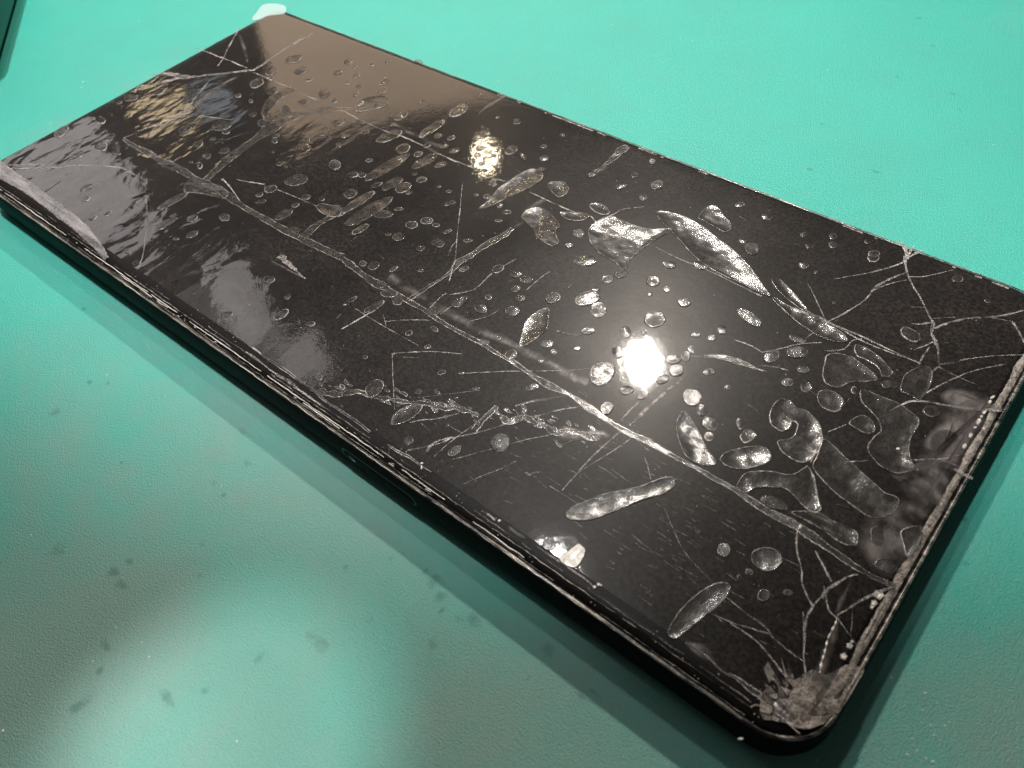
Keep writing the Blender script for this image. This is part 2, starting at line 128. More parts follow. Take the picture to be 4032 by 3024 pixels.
CRACKS = """ribbon -42.14,-13.27,2.23 -43.76,-6.9,2.91 -44.46,-0.29,3.46 -44.68,3.95,4.37 -44.14,8.8,3.78 -41.7,12.48,3.27 -38.33,15.34,2.27 -36.35,17.08,0.87
ribbon -46.67,4.48,1.73 -50.27,7.08,2.28 -52.14,10.94,3.91 -52.19,14.14,3.95 -52.09,15.65,2.3
ribbon -66.45,-14.12,0.99 -63.09,-14.3,1.7 -58.35,-14.12,1.92 -53.33,-14.22,2.62 -48.17,-13.87,2.55 -44.73,-14.02,1.95 -41.08,-13.73,2.33 -36.33,-13.68,2.36 -31.05,-14.17,1.93 -25.29,-14.2,1.93 -18.29,-14.17,2.14 -13.99,-13.97,2.21 -6.97,-13.38,2.27
ribbon -6.87,-13.47,1.75 -2.77,-14.06,1.9 1.71,-14.48,1.93 5.14,-14.31,1.63 8.42,-14.39,1.31 11.21,-14.38,1.27 15.12,-14.65,1.14 18.71,-14.7,1.14 22.55,-14.5,1.21 25.5,-14.68,1.08 28.72,-14.62,1.16 31.94,-14.99,1.03 35.07,-15.03,1.63 38.13,-14.75,1.11 41.26,-14.99,1.31 45.04,-15.29,1.51 47.83,-15.32,1.28 50.58,-15.05,1.18 55.21,-15.04,1.1
ribbon 55.21,-15.04,0.88 57.24,-14.92,0.87 59.75,-14.95,0.95 61.96,-14.91,1.14 64.46,-15.12,1.46 66.65,-15.24,1.73 69.21,-15.07,1.96 71.09,-15.13,2.09 73.02,-15.36,1.78 74.91,-15.58,1.76 76.76,-15.8,1.55 78.5,-15.85,1.35 80.13,-15.73,1.07 81.35,-15.47,0.87
line -73.98,6.7,1.67 -70.13,10.44,1.15 -64.54,15.6,1.27
line -80.33,-1.33,0.78 -78.25,0.98,1.17 -76.68,3.66,1.56 -75.16,5.63,1.3
line -82.02,2.44,0.93 -80.2,4.61,1.43 -76.8,5.65,2.69 -73.83,6.58,1.45
line -79.11,-3.27,0.65 -80.33,-1.33,0.88 -79.4,0.27,0.65
thin -82.97,14.88,0.73 -76.35,15.18,0.71 -72.42,15.39,0.81 -66.42,15.5,0.67
thin -81.57,25.7,0.57 -78.22,20.74,0.64 -74.34,15.67,0.62 -72.39,12.56,0.43
line -64.54,15.6,0.87 -64.55,18.05,1.11 -65.06,20.94,0.99 -65.15,22.68,1.13 -65.63,26.05,0.78 -65.32,29.22,1.99 -65.25,32.67,0.67
thin -63.81,15.01,0.56 -60.14,15.22,0.75 -55.29,15.18,0.63 -51.78,15.38,0.51 -48.64,15.06,0.5 -44.31,15.21,0.45
haze -79.62,23.74,0.91 -74.2,20.9,1.04 -68.03,16.99,0.68
thin -73.35,-29.5,0.42 -68.96,-26.36,0.47 -66.99,-24.35,0.63 -62.8,-21.78,0.6 -58.73,-19.84,0.6 -54.76,-19.53,0.57 -51.64,-19.36,0.63 -50.38,-18.26,0.49
thin -51.64,-19.36,0.23 -47.05,-22.31,0.22 -42.39,-25.18,0.2 -37.47,-28.99,0.23 -34.17,-31.68,0.21 -32.19,-33.88,0.38
thin -78.53,-32.88,0.43 -74.55,-30.39,0.42 -70.45,-27.38,0.32
thin -77.91,-31.35,0.43 -74.46,-28.88,0.43 -70.41,-26.46,0.31
thin -66.68,-13.97,0.79 -65.87,-11.07,0.68 -65.25,-7.64,0.69 -63.66,-4.48,0.68 -64.95,-0.28,0.74 -67.52,4.61,0.64 -69.27,8.23,0.44
haze -64.11,-8.43,1.36 -63.39,-4.31,1.91 -64.65,2.48,2.27 -65.63,7.78,1.79 -65.34,13.04,0.87
thin -63.66,-4.48,0.52 -62.48,-2.81,0.57 -58.93,-0.68,0.66 -55.81,0.62,0.54 -53.28,1.61,0.37
thin -64.81,-0.19,0.3 -62.08,-1.93,0.18
thin -39.82,-11.33,0.84 -36.83,-11.96,0.48 -31.72,-13.64,0.22
thin -37.27,-9.92,0.26 -34.86,-9.11,0.52 -32,-8,0.26
thin -28.96,-7.79,0.28 -25.35,-7.41,0.34 -19.55,-7,0.26
thin -37.87,15.39,0.51 -31.98,15,0.54 -25.51,15.02,0.54 -21.99,15.44,0.58 -17.77,15.45,0.59 -12.28,15.16,0.57 -8.62,15.13,0.54 -4.98,15.41,0.48 -1.21,15.05,0.51 2.14,15.49,0.44
thin 7.38,15.5,0.45 11.91,15.39,0.44 16.19,15.43,0.51 19.08,16,0.43 20.96,15.44,0.38 24.98,15.49,0.31
thin 29.63,15.79,0.3 35.21,15.31,0.39 39.77,15.51,0.38 45.9,15.27,0.37 49.25,15.1,0.36
thin 55.04,16.03,0.27 58.84,15.8,0.43 64.36,15.03,0.34 71.46,15.62,0.33
haze -26.3,17.42,1.15 -15.26,16.79,1.28 -12.53,17.45,0.9
ribbon -15.62,-14.18,1.86 -16.08,-9.44,2.35 -15,-4.93,2.42 -14.83,-1.91,1.61
ribbon 10.82,6.92,1.25 10.64,4.48,2.1 9.9,1.27,1.93 9.59,-1.64,1.7 9.07,-3.89,1.83 9.52,-6.49,1.29 8.88,-10.57,1.16 8.33,-14.3,1.27
thin -3.7,11.39,0.19 0.61,5.96,0.23 4.8,0.53,0.28 7.72,-3.09,0.3 9.58,-6.04,0.25 10.65,-7.74,0.3
thin 6.73,-3.76,0.25 5.66,-1.52,0.27 5.53,-0.29,0.3
thin 20.92,16.32,0.33 21.86,18.31,0.36 22.51,20.35,0.38 24.79,22.56,0.31
haze 11.09,9.27,0.71 10.78,6.58,1.05
haze 10.6,15.46,1.12 9.86,11.2,1.47
thin -18.11,32.22,0.28 -19.14,34.07,0.43
haze -14.8,27.96,0.46 -15.02,31.71,1.15 -14.5,35.1,0.8
ribbon 13.16,25.48,1.5 13.39,28.68,1.13 13.41,31.81,1.98 13.57,34.56,1.96
haze 2.18,-12.32,1.78 15.18,-12.74,1.85 28.86,-12.13,1.58 39.01,-11.89,1.49
wave 13.33,-32.28,1.2 15.19,-30.62,1.05 18.16,-29.77,1.01 19.69,-28.99,0.77 22.07,-27.92,0.77 23.98,-26.69,1.11 25.99,-26.18,1.1 27.47,-25.12,0.9 29.36,-24.53,0.86 30.82,-24.39,0.7
wave 33.08,-22.76,0.92 34.82,-22.71,1.12 35.48,-21.02,0.99 37.2,-20.98,1.07 38.91,-20.64,1.29 40.59,-20.6,1.32 41.08,-19.65,0.95 42.91,-18.91,1.07 44.85,-18.66,1
wave 10.32,-33.8,1.26 11.76,-33.42,1.3 13.53,-32.46,1.16
ribbon 31.79,-26.41,1.26 31.63,-25.03,1.47 31.63,-23.19,1.32 31.71,-21.74,1.05
thin 26.93,-33.81,0.22 29.43,-30.8,0.27 30.37,-28.94,0.34 32.59,-26.13,0.34 33.7,-24.43,0.29 35.47,-21.63,0.29 37.23,-19.44,0.3 38.37,-17.69,0.3 40.39,-15.47,0.4
line 33.57,-20.24,0.35 35.04,-18.24,0.56 36.83,-16.32,0.56 38.06,-14.65,0.46
thin 24.2,-30.42,0.2 25.49,-28.88,0.3 26.7,-27.84,0.25 28.39,-25.54,0.2
line 29.14,-32.48,0.54 28.96,-30.86,0.43 30.29,-28.85,0.29
thin 30.4,-32.41,0.16 30.54,-29.7,0.16 31.15,-25.98,0.17
thin 32.58,-31.39,0.16 34.6,-28.47,0.19 36.33,-26.05,0.19 38.06,-23.62,0.24 39.96,-21.36,0.24
thin 36.05,-33.28,0.13 36.98,-31.23,0.18 38.22,-28.92,0.18 39.03,-26.93,0.16
thin 41.5,-27.61,0.18 42.12,-26.6,0.22 43.16,-26.12,0.18
thin 42.2,-21.47,0.18 43.03,-19.7,0.18
thin 13.87,-23.11,0.22 17.32,-26.45,0.19 21.22,-30.1,0.16
line 13.95,-23.19,0.53 14.54,-22.57,0.47 15.36,-21.88,0.26 18.44,-19.52,0.2 21.87,-17.6,0.14
thin 15.61,-22.75,0.23 17.46,-21.6,0.2
thin 8.81,-19.27,0.22 10.62,-17.62,0.22 13.74,-15.44,0.25
thin 7.44,-18.53,0.2 9.66,-19.97,0.17
thin 3.14,-20.01,0.17 8.4,-20.11,0.19 15.87,-19.93,0.16
thin 4.56,-24.11,0.37 5.28,-20.81,0.5 5.82,-18.52,0.38
thin 24.19,-20.21,0.16 27.74,-17.34,0.22 30.35,-15.31,0.22 32.7,-13.63,0.22 35.61,-11.38,0.22 37.78,-9.5,0.24
thin 29.76,-6.74,0.23 31.68,-6.11,0.4 33.23,-5.36,0.23
thin 21.86,-27.11,0.11 28.14,-20.98,0.11
thin 12.17,-14.09,0.29 11.93,-11.18,0.3 12.02,-9.94,0.25
thin 14.29,-13.74,0.27 14.5,-11.32,0.27
thin 18.75,-12.11,0.21 20.14,-10.02,0.24 20.62,-8.19,0.21
thin 12.62,-9.92,0.26 14.87,-6.98,0.29 14.87,-2.76,0.32 15.79,1.58,0.3
thin 21.32,-2.71,0.23 21.39,0.11,0.3 21.68,2.32,0.25
line 45.76,-14.31,0.3 45.89,-10.72,0.4 46.43,-6.56,0.32
line 47.16,-14.34,0.43 47.42,-10.23,0.57 48.31,-3.93,0.51
line 46.8,-15.49,0.39 46.31,-18.75,0.3 46.02,-23.45,0.29
thin 48.38,-15.8,0.22 47.59,-18.95,0.22 46.34,-22.95,0.19
thin 50.99,-17.02,0.15 52.23,-18.06,0.17 53.6,-19.49,0.17
thin 44.53,-27.28,0.12 48.14,-27.25,0.14
thin 46.09,-26.92,0.18 46.07,-25.06,0.24 46.19,-23.06,0.18
thin 49.01,-20.98,0.13 52.56,-21.34,0.14
thin 56.54,-21.5,0.13 59.25,-23.51,0.15 61.41,-25.04,0.16 63.92,-25.96,0.18 65.72,-26.42,0.16
haze -17.7,-20.44,0.26 -12.34,-20.21,0.43 -7.83,-20.04,0.3
line -15.41,-18.87,1.72 -12.28,-19.32,1.23 -7.83,-20.04,0.27
line 59.54,36.32,0.94 61.1,35.32,1.11 62.14,33.63,0.7
line 61.89,36.68,0.55 62.02,34.74,0.65 62.27,33.32,0.46
line 63.33,36.44,0.31 62.71,35.22,0.59 62.32,33.74,0.45
line 61.74,33.79,0.75 63.06,31.15,0.46 64.56,29.12,0.36 66.75,26.92,0.31 68.7,24.68,0.34 69.84,23.37,0.72 70.51,21.43,0.54 71.53,20.13,0.66 72.37,18.74,0.4 73.15,17.02,0.35
thin 62.08,32.44,0.43 61.09,30.57,0.49 59.02,27.6,0.28 55.76,23.81,0.25
line 63.25,30.7,0.41 61.73,27.54,0.56 61.07,25.01,0.6 60.94,22.33,0.3 59.85,18.49,0.31 58.63,15.51,0.37
thin 63.79,29.92,0.29 65.77,31.47,0.28 68.17,34.66,0.25
thin 61.13,24.87,0.29 62.32,27.19,0.33 63.87,29.21,0.24
thin 67.68,21.58,0.26 68.67,22.2,0.38 69.7,23.21,0.37
thin 66.46,24.54,0.21 67.96,25.48,0.24
thin 69.57,24.05,0.35 70.64,24.98,0.26 71.8,25.93,0.21
line 70.43,22.4,0.62 71.23,24,0.49 73.1,26.53,0.46 75.55,28.59,0.52 76.99,30.12,0.4 78.5,32.16,0.45
thin 75.59,28.45,0.3 78.05,29.3,0.3
line 78.09,29.16,0.41 79.27,27.95,0.49 80.39,26.4,0.33
thin 71.24,20.09,0.35 70.66,18.78,0.35 69.7,17.18,0.2
line 71.21,18.91,0.23 71.18,17.24,0.34 71.3,15.22,0.26
thin 73.26,16.72,0.37 74.68,18.11,0.31 75.55,19.37,0.21 77.94,21.78,0.22 81.09,24.28,0.25
line 73.42,16.57,0.54 73.02,14.38,0.29
thin 73.44,16.27,0.33 76.22,16.05,0.27 78.07,16.14,0.19
thin 73.66,10.83,0.26 75,14.24,0.27 77.27,18.36,0.25 79.92,21.52,0.21
thin 58.71,15.56,0.29 57.23,17.02,0.26 54.46,19.87,0.22 53.24,20.92,0.18
thin 58.71,15.56,0.3 58.18,13.27,0.24 57.74,11.06,0.21
line 53.47,15.48,0.42 56.32,15.67,0.41 58.8,15.62,0.47 63.47,15.79,0.46 67.51,15.62,0.33 71.17,15.55,0.27
thin 63.65,15.4,0.32 62.86,14.34,0.34 62.55,12.27,0.31 60.76,10.67,0.22
thin 50.44,5.73,0.25 52.33,6.04,0.39 54.23,5.87,0.32
thin 54.3,5.75,0.32 56.07,7.85,0.32 57.63,9.97,0.25 59.77,11.82,0.19
ribbon 48.62,0.89,0.71 50.65,2.16,1.47 53.06,2.71,1.5 55.18,2.91,0.69 56.33,3.22,0.21
thin 55.08,3.5,0.27 56.77,4.44,0.32 58.65,5.01,0.27
thin 46.19,-0.51,0.22 47.48,0.07,0.22 48.62,0.89,0.22
line 71.42,6.07,0.22 72.51,8.49,0.46 73.89,9.79,0.4 76.33,10.81,0.51 79.46,12.33,0.65 82,13.87,0.65
thin 76.31,0.68,0.2 77.95,2,0.36 79.29,3.14,0.3 80.37,4.52,0.17
thin 79.1,2.73,0.16 80.43,2.96,0.21 82.05,2.83,0.16
line 80.58,2.32,0.55 81.72,2.32,0.87 82.78,2.26,0.68
thin 66.89,-1.15,0.22 68.16,1.16,0.26
thin 67.31,-6.42,0.2 66.89,-3.98,0.28 66.81,-2.63,0.14
thin 65.08,-6.28,0.18 66.9,-4.8,0.18 68.03,-3.92,0.18
thin 69.68,-4.54,0.18 71.06,-3.44,0.2 72.41,-2.26,0.18
thin 72.82,-7.64,0.14 73.15,-6.36,0.19 73.8,-5.36,0.16
line 70.18,-15.33,0.3 71.15,-17.48,0.3 72.76,-19.51,0.27 73.44,-20.8,0.33 74.45,-21.81,0.24 75.54,-22.6,0.28
line 72.92,-16.61,0.26 74.69,-18.05,0.32 75.9,-18.93,0.32
line 76,-21.28,0.44 75.93,-20.24,0.51 76.51,-18.58,0.48 77.09,-17.25,0.27 77.78,-16.51,0.21
line 75.5,-19.9,0.23 76.31,-21.04,0.33 77.17,-22.11,0.31 78.35,-22.47,0.35 79.47,-23.08,0.21 80.97,-23.86,0.21
haze 77.94,-21.95,0.58 77.71,-20.41,0.67 77.56,-19,0.35 77.52,-17.82,0.15
line 78.01,-22.1,0.21 78.8,-20.22,0.31 79.43,-18.67,0.47 80.35,-16.99,0.55 81.03,-15.88,0.36
haze 79.34,-28.96,1.24 79.12,-27.18,1.17 78.92,-25.74,1.13 78.65,-24.32,0.86 78.29,-22.52,0.44
beads 79.33,-28.78,0.48 78.94,-27.31,0.49 78.69,-26.12,0.46 78.36,-24.75,0.4 78.3,-23.24,0.43 78.16,-22.41,0.29
line 75.82,-21.09,0.21 75.65,-22.84,0.32 75.77,-24.45,0.39 76.4,-26.04,0.39 77.44,-28.27,0.21 78.4,-29.69,0.28
thin 75.14,-23.87,0.19 77.08,-27.55,0.12
line 68.01,-27.14,0.16 70.93,-27.51,0.21 72.75,-27.6,0.32 73.73,-27.98,0.24
line 73.67,-28.03,0.24 71.59,-28.69,0.21 69.81,-29.32,0.21 67.66,-29.69,0.16
line 69.85,-29.4,0.21 71.99,-29.42,0.26 73.72,-29.73,0.29 75.45,-30.4,0.3 77.13,-31.06,0.36 78.76,-31.7,0.29
thin 73.71,-28.1,0.21 76.13,-28.49,0.24 77.49,-28.53,0.24
thin 78.88,-20.38,0.14 79.68,-22.29,0.14 79.98,-23.3,0.19
line 81.17,-17.35,0.17 81.11,-19.1,0.23 81.14,-21.38,0.42 81.17,-23.6,0.55 81.29,-24.91,0.55
ribbon 68.18,-34.2,0.17 69.62,-33.9,0.4 71.79,-34.31,0.43 73.02,-34.04,0.72 74.62,-34.16,1.13 76.11,-34.14,1.28 77.65,-34.25,0.8
line 75.64,-35.71,0.25 76,-35.16,0.27 77.14,-34.83,0.28 78.4,-34.76,0.22 80.49,-35.11,0.19
ribbon -65,-5.33,0.46 -60.49,-0.62,0.46
line 2.01,-35.3,0.2 3.64,-35.28,0.5 5.39,-35.15,0.8 6.74,-35.16,0.86 7.94,-35.27,0.47 10.19,-35.29,0.38 12.18,-35.34,0.22 13.45,-35.34,0.09
line -3.48,-35.11,0.25 -1.7,-35.04,0.37 0.58,-35.16,0.29 2.01,-35.3,0.19
line -3.91,-34.07,0.17 -2.55,-34,0.45 -1.08,-34.15,0.2
ribbon -0.98,-34.23,0.21 1.19,-34.15,0.92 4.13,-34.07,0.7 6.95,-34.18,0.59 9.53,-34.13,0.47 12.47,-34.45,0.52 15.53,-34.37,0.56 18.59,-34.36,0.73 21.15,-34.53,0.62
line 48.24,-34.49,0.11 49.17,-34.5,0.23 50.52,-34.48,0.46 51.81,-34.4,0.46 53.59,-34.42,0.38 55.38,-34.5,0.3 56.38,-34.69,0.18
ribbon 24.36,-34.55,0.19 26.39,-34.54,0.76 27.77,-34.3,0.69 29.79,-34.35,0.37 31.69,-34.29,0.31
thin 24.6,-34.37,0.18 25.16,-35.01,0.24 25.66,-35.68,0.23 26.24,-35.77,0.14
thin 26.95,-33.95,0.14 27.56,-33.25,0.14 28.26,-32.31,0.17 28.72,-31.53,0.14
line 40.2,-34.75,0.2 41.21,-34.65,0.32 42.31,-34.79,0.34
haze 44.05,-34.44,0.47 45.46,-34.53,0.55 46.87,-34.4,0.47"""
LIFT = """-80.84,-31.65 -77.24,-31.9 -69.84,-31.86 -62.51,-32.09 -57.93,-32.25 -54.11,-32.41 -50.73,-32.6 -48.36,-32.82 -45.44,-33.41 -42.29,-34.17 -38.66,-35.27 -38.46,-35.88 -41.78,-35.34 -44.4,-35.03 -47.76,-34.78 -51.36,-34.44 -55.55,-34.41 -60.19,-34.18 -66.69,-34 -71.35,-34.2 -75.54,-34.47"""
FLAP = """-82.87,30.28 -83.94,32.33 -85.03,34.16 -85.51,35.62 -84.33,36.93 -82.82,37.56 -81.61,37.76 -79.71,37.37 -77.79,35.19 -79.52,33.45 -80.41,32.21 -80.61,30.41 -81.84,29.45"""
CRUSH = """78.24,-34.15 78.16,-32.73 77.97,-31.75 78.65,-30.84 78.28,-29.78 78.92,-29.09 79.57,-28.78 80.31,-27.63 80.87,-26.42 81.51,-25.73 82.58,-25.29 82.63,-26.8 82.59,-29.1 82.37,-31.3 81.62,-32.98 80.91,-34.07 79.72,-34.83 78.4,-34.76 77.72,-35.3 77.83,-34.29"""
CHIP_BANDS = """82.28,-4.58,0.61 82.11,-7.59,0.68 82.2,-10.32,0.82 82.23,-13.25,1.21 82.25,-15.66,0.91
83.26,15.96,0.83 83.24,10.77,0.91 83.18,7.4,1.06 83.04,4.88,1.06 82.76,2.3,0.94 82.77,-0.51,0.77 82.65,-3.32,0.91"""
BEADS = """82.43,14.41,0,0.41,0.2,-0.03 82.3,13.63,0.2,0.14,0.05,-0.14 82.45,12.58,0.01,0.55,0.26,-0.04 82.32,11.64,0.1,0.24,0.14,-0.14 82.36,10.71,0.01,0.64,0.26,-0.04 82.36,9.59,0.17,0.19,0.09,-0.18 82.38,8.17,0,0.48,0.25,-0.03 82.38,6.22,0.01,0.52,0.25,-0.03 83.36,15.32,0.17,0.41,0.14,-0.15 81.47,-25.66,0.33,0.25,0.19,-0.4 81.17,-24.3,0.18,0.14,0.1,-0.22 81.97,-24.29,0.3,0.23,0.17,-0.37 81.76,-23.75,0.18,0.14,0.08,-0.19 82.02,-17.34,0.01,0.66,0.56,0 81.85,-18.54,0,0.46,0.35,0 81.23,-15.56,0.27,0.21,0.12,-0.28 81.93,-19.11,0.18,0.14,0.1,-0.24 77.43,-34.06,0.12,0.19,0.2,-0.17 74.49,1.31,0.24,0.18,0.09,-0.21 56.31,-34.6,0.17,0.13,0.13,-0.18 56.47,-34.1,0.17,0.13,0.13,-0.18 56.76,-34.03,0.11,0.08,0.09,-0.12 42.73,-34.48,0.18,0.13,0.14,-0.16 29.86,-34.04,0.16,0.12,0.12,-0.12 30.26,-34.51,0.09,0.07,0.26,-0.27 76.33,-38.72,0.25,0.2,0.07,-0.12 70.25,-14.91,0.15,0.11,0.13,-0.27"""
FLECKS = """-110.12,38.65,4 -121.65,22.65,8 -108.12,-1.3,10 -106.13,-3,7 -99.03,-14.99,8 -69.67,55.81,5 -21.53,80.12,6 -27.92,48.68,6 -30.32,54.31,4 -12.33,71.21,4 -2.67,83.11,6 26.21,86.76,7 60.84,78.83,5 38,65.82,4 -25.19,-48.01,6 -35.4,-48.23,4 -13.99,-45.08,4 5.86,-49.99,7 12.17,-45.5,5 -8.79,-70.18,5 11.68,-70.41,5 15.94,-69.52,7 13.11,-74.5,5 18.12,-70.02,5 11.94,-85.39,8 34.01,-69.5,5 88.81,-20.52,7 90.12,-20.78,6 89.32,-22.29,6 90.54,-23.29,7 91.66,-22.53,5 91.18,-24.07,6 89.63,-25.74,7 90.43,-26.53,6 92.04,-26.61,9 91.41,-26.77,6 85.4,-21.05,6 86.09,-0.61,4 83.06,-33.43,6 89.65,-23.57,5 91.8,-24.21,5 91.83,-21.88,4 89.82,-27.46,6"""
STAINS = """32.88,115.22,1.2,1.04 39.51,105.89,1.32,0.72 38.39,91.27,1.02,0.96 49.24,90.88,1.5,0.72 52.09,86.37,1.02,0.8 56.84,77.31,0.78,0.88 47.55,60.7,1.8,0.8 33.65,69.12,0.9,0.8 38.45,-42.77,2.4,2.2 40.27,-43.64,1.5,1.6 45.4,-43.49,2.4,1.84 36.64,-42.49,0.9,1.04 41.67,-44.9,0.48,1.6 43.91,-44.39,1.5,0.8 54.31,-41.05,2.1,1.6 60.56,-42.83,1.8,0.56 61.6,-41.71,1.5,0.56 54.73,-44.8,0.3,0.96 32.03,-43.76,0.78,0.64 28.37,-47.96,0.72,0.8 35.82,-50.81,0.6,1.2 5.08,-66.36,2.1,1.36 7.38,-66.72,2.1,1.36 12.86,-72.45,2.7,0.96 14.9,-74.59,0.9,1.04 16.51,-78.23,1.5,3.6 23.98,-71.45,3.3,1.2 26.74,-68.33,1.08,0.96 28.67,-62.03,0.9,1.6 5.47,-64.32,1.5,0.96 11.09,-57.09,0.9,0.8 14.43,-59.94,0.6,0.64 -41.4,-42.12,0.9,0.96 -8.9,-56.06,0.6,0.72 -26.16,-50.55,1.2,1.04 -23.47,-49,0.9,0.8 7.26,-50.65,0.9,0.8 5.63,-45.39,1.8,0.96 4.81,-50.34,1.2,1.2"""
BROWN_STAINS = """38.08,55.31,1.32,0.88 27.24,58.28,0.72,0.88 -3.73,-69.06,2.1,2.4 32.84,-56.4,3.9,1.6 -25.16,-56.95,1.5,1.76 0.84,-42.38,1.8,1.2 43.61,-48.59,1.5,1.44"""
def rows(s):
    return [[float(v) for v in q.split(',')] for q in s.split()]

# ---------------------------------------------------------------- material helpers
class NT:
    def __init__(self, name):
        self.m = bpy.data.materials.new(name)
        self.m.use_nodes = True
        self.t = self.m.node_tree
        self.t.nodes.clear()
        self.out = self.t.nodes.new('ShaderNodeOutputMaterial')
        self.co = self.t.nodes.new('ShaderNodeTexCoord').outputs['Object']
    def n(self, typ, ins=None, **kw):
        nd = self.t.nodes.new(typ)
        for k, v in kw.items():
            setattr(nd, k, v)
        for k, v in (ins or {}).items():
            if isinstance(v, bpy.types.NodeSocket):
                self.t.links.new(v, nd.inputs[k])
            else:
                nd.inputs[k].default_value = v
        return nd
    def noise(self, scale, detail=3.0, rough=0.55, vec=None, stretch=None, dist=0.0):
        v = vec or self.co
        if stretch:
            v = self.n('ShaderNodeMapping', {'Vector': v, 'Rotation': (0, 0, stretch[3] if len(stretch) > 3 else 0), 'Scale': stretch[:3]}).outputs[0]
        return self.n('ShaderNodeTexNoise', {'Vector': v, 'Scale': scale, 'Detail': detail, 'Roughness': rough, 'Distortion': dist}).outputs[0]
    def ramp(self, fac, a, b, lo=0.0, hi=1.0):
        return self.n('ShaderNodeMapRange', {0: fac, 1: a, 2: b, 3: lo, 4: hi}).outputs[0]
    def mix(self, fac, a, b):
        nd = self.t.nodes.new('ShaderNodeMix')
        nd.data_type = 'RGBA'
        for i, v in ((0, fac), (6, a), (7, b)):
            if isinstance(v, bpy.types.NodeSocket):
                self.t.links.new(v, nd.inputs[i])
            else:
                nd.inputs[i].default_value = v if i == 0 else (*v, 1)
        return nd.outputs[2]
    def math(self, op, a, b=0.0):
        return self.n('ShaderNodeMath', {0: a, 1: b}, operation=op).outputs[0]
    def bump(self, h, dist, strength=1.0, normal=None):
        ins = {'Height': h, 'Distance': dist, 'Strength': strength}
        if normal:
            ins['Normal'] = normal
        return self.n('ShaderNodeBump', ins).outputs[0]
    def principled(self, **ins):
        names = dict(color='Base Color', rough='Roughness', metal='Metallic', spec='Specular IOR Level', coat='Coat Weight',
                     coat_rough='Coat Roughness', normal='Normal', coat_normal='Coat Normal', ior='IOR', alpha='Alpha', sheen='Sheen Weight')
        return self.n('ShaderNodeBsdfPrincipled', {names[k]: ((*v, 1) if k == 'color' and not isinstance(v, bpy.types.NodeSocket) else v) for k, v in ins.items()}).outputs[0]
    def finish(self, shader):
        self.t.links.new(shader, self.out.inputs[0])
        return self.m

def mat_rubber():
    t = NT("teal_rubber")
    big = t.noise(14, 4, 0.6)
    mid = t.noise(70, 4, 0.65)
    grain = t.noise(4800, 3, 0.7)
    grain2 = t.noise(2600, 3, 0.6)
    fiber = t.noise(1300, 3, 0.6, stretch=(1, 3.0, 1, 0.6))
    col = t.mix(t.ramp(big, 0.35, 0.7), (0.002, 0.44, 0.345), (0.006, 0.50, 0.39))
    col = t.mix(t.ramp(mid, 0.45, 0.75, 0, 0.35), col, (0.035, 0.36, 0.285))
    col = t.mix(t.ramp(grain, 0.54, 0.70, 0, 0.6), col, (0.13, 0.55, 0.47))
    col = t.mix(t.ramp(grain, 0.46, 0.32, 0, 0.5), col, (0.002, 0.27, 0.21))
    # grey sheen and shade in front of the phone, painted into the colour
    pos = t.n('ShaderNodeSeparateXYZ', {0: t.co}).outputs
    sheen_shade = t.math('ADD', t.math('MULTIPLY', t.ramp(pos[1], 0.05, -0.065, 0.0, 0.85), t.ramp(pos[0], -0.06, 0.0, 0.25, 1.0)), t.math('MULTIPLY', t.math('SUBTRACT', t.noise(26, 5, 0.62, dist=0.6), 0.5), 1.7))
    sheen_shade = t.math('ADD', sheen_shade, t.math('MULTIPLY', t.math('SUBTRACT', grain, 0.5), 0.9))
    col = t.mix(t.ramp(sheen_shade, 0.20, 0.95, 0.0, 0.80), col, (0.22, 0.325, 0.285))
    h = t.math('ADD', t.math('MULTIPLY', grain, 0.9), t.math('ADD', t.math('MULTIPLY', grain2, 0.55), t.math('MULTIPLY', fiber, 0.15)))
    nrm = t.bump(h, 0.00022, 0.85)
    rough = t.ramp(grain2, 0.3, 0.7, 0.38, 0.50)
    return t.finish(t.principled(color=col, rough=rough, spec=0.5, ior=1.95, normal=nrm))

def mat_glass():
    t = NT("black_screen_glass")
    dust = t.noise(2200, 3, 0.7)
    smear = t.noise(60, 4, 0.6)
    col = t.mix(t.ramp(dust, 0.52, 0.75, 0, 0.35), (0.009, 0.0078, 0.0074), (0.040, 0.034, 0.031))
    nrm = t.bump(t.noise(1500, 3, 0.6), 0.00003, 0.35)
    return t.finish(t.principled(color=col, rough=t.ramp(smear, 0.3, 0.7, 0.26, 0.40), spec=0.12, normal=nrm))

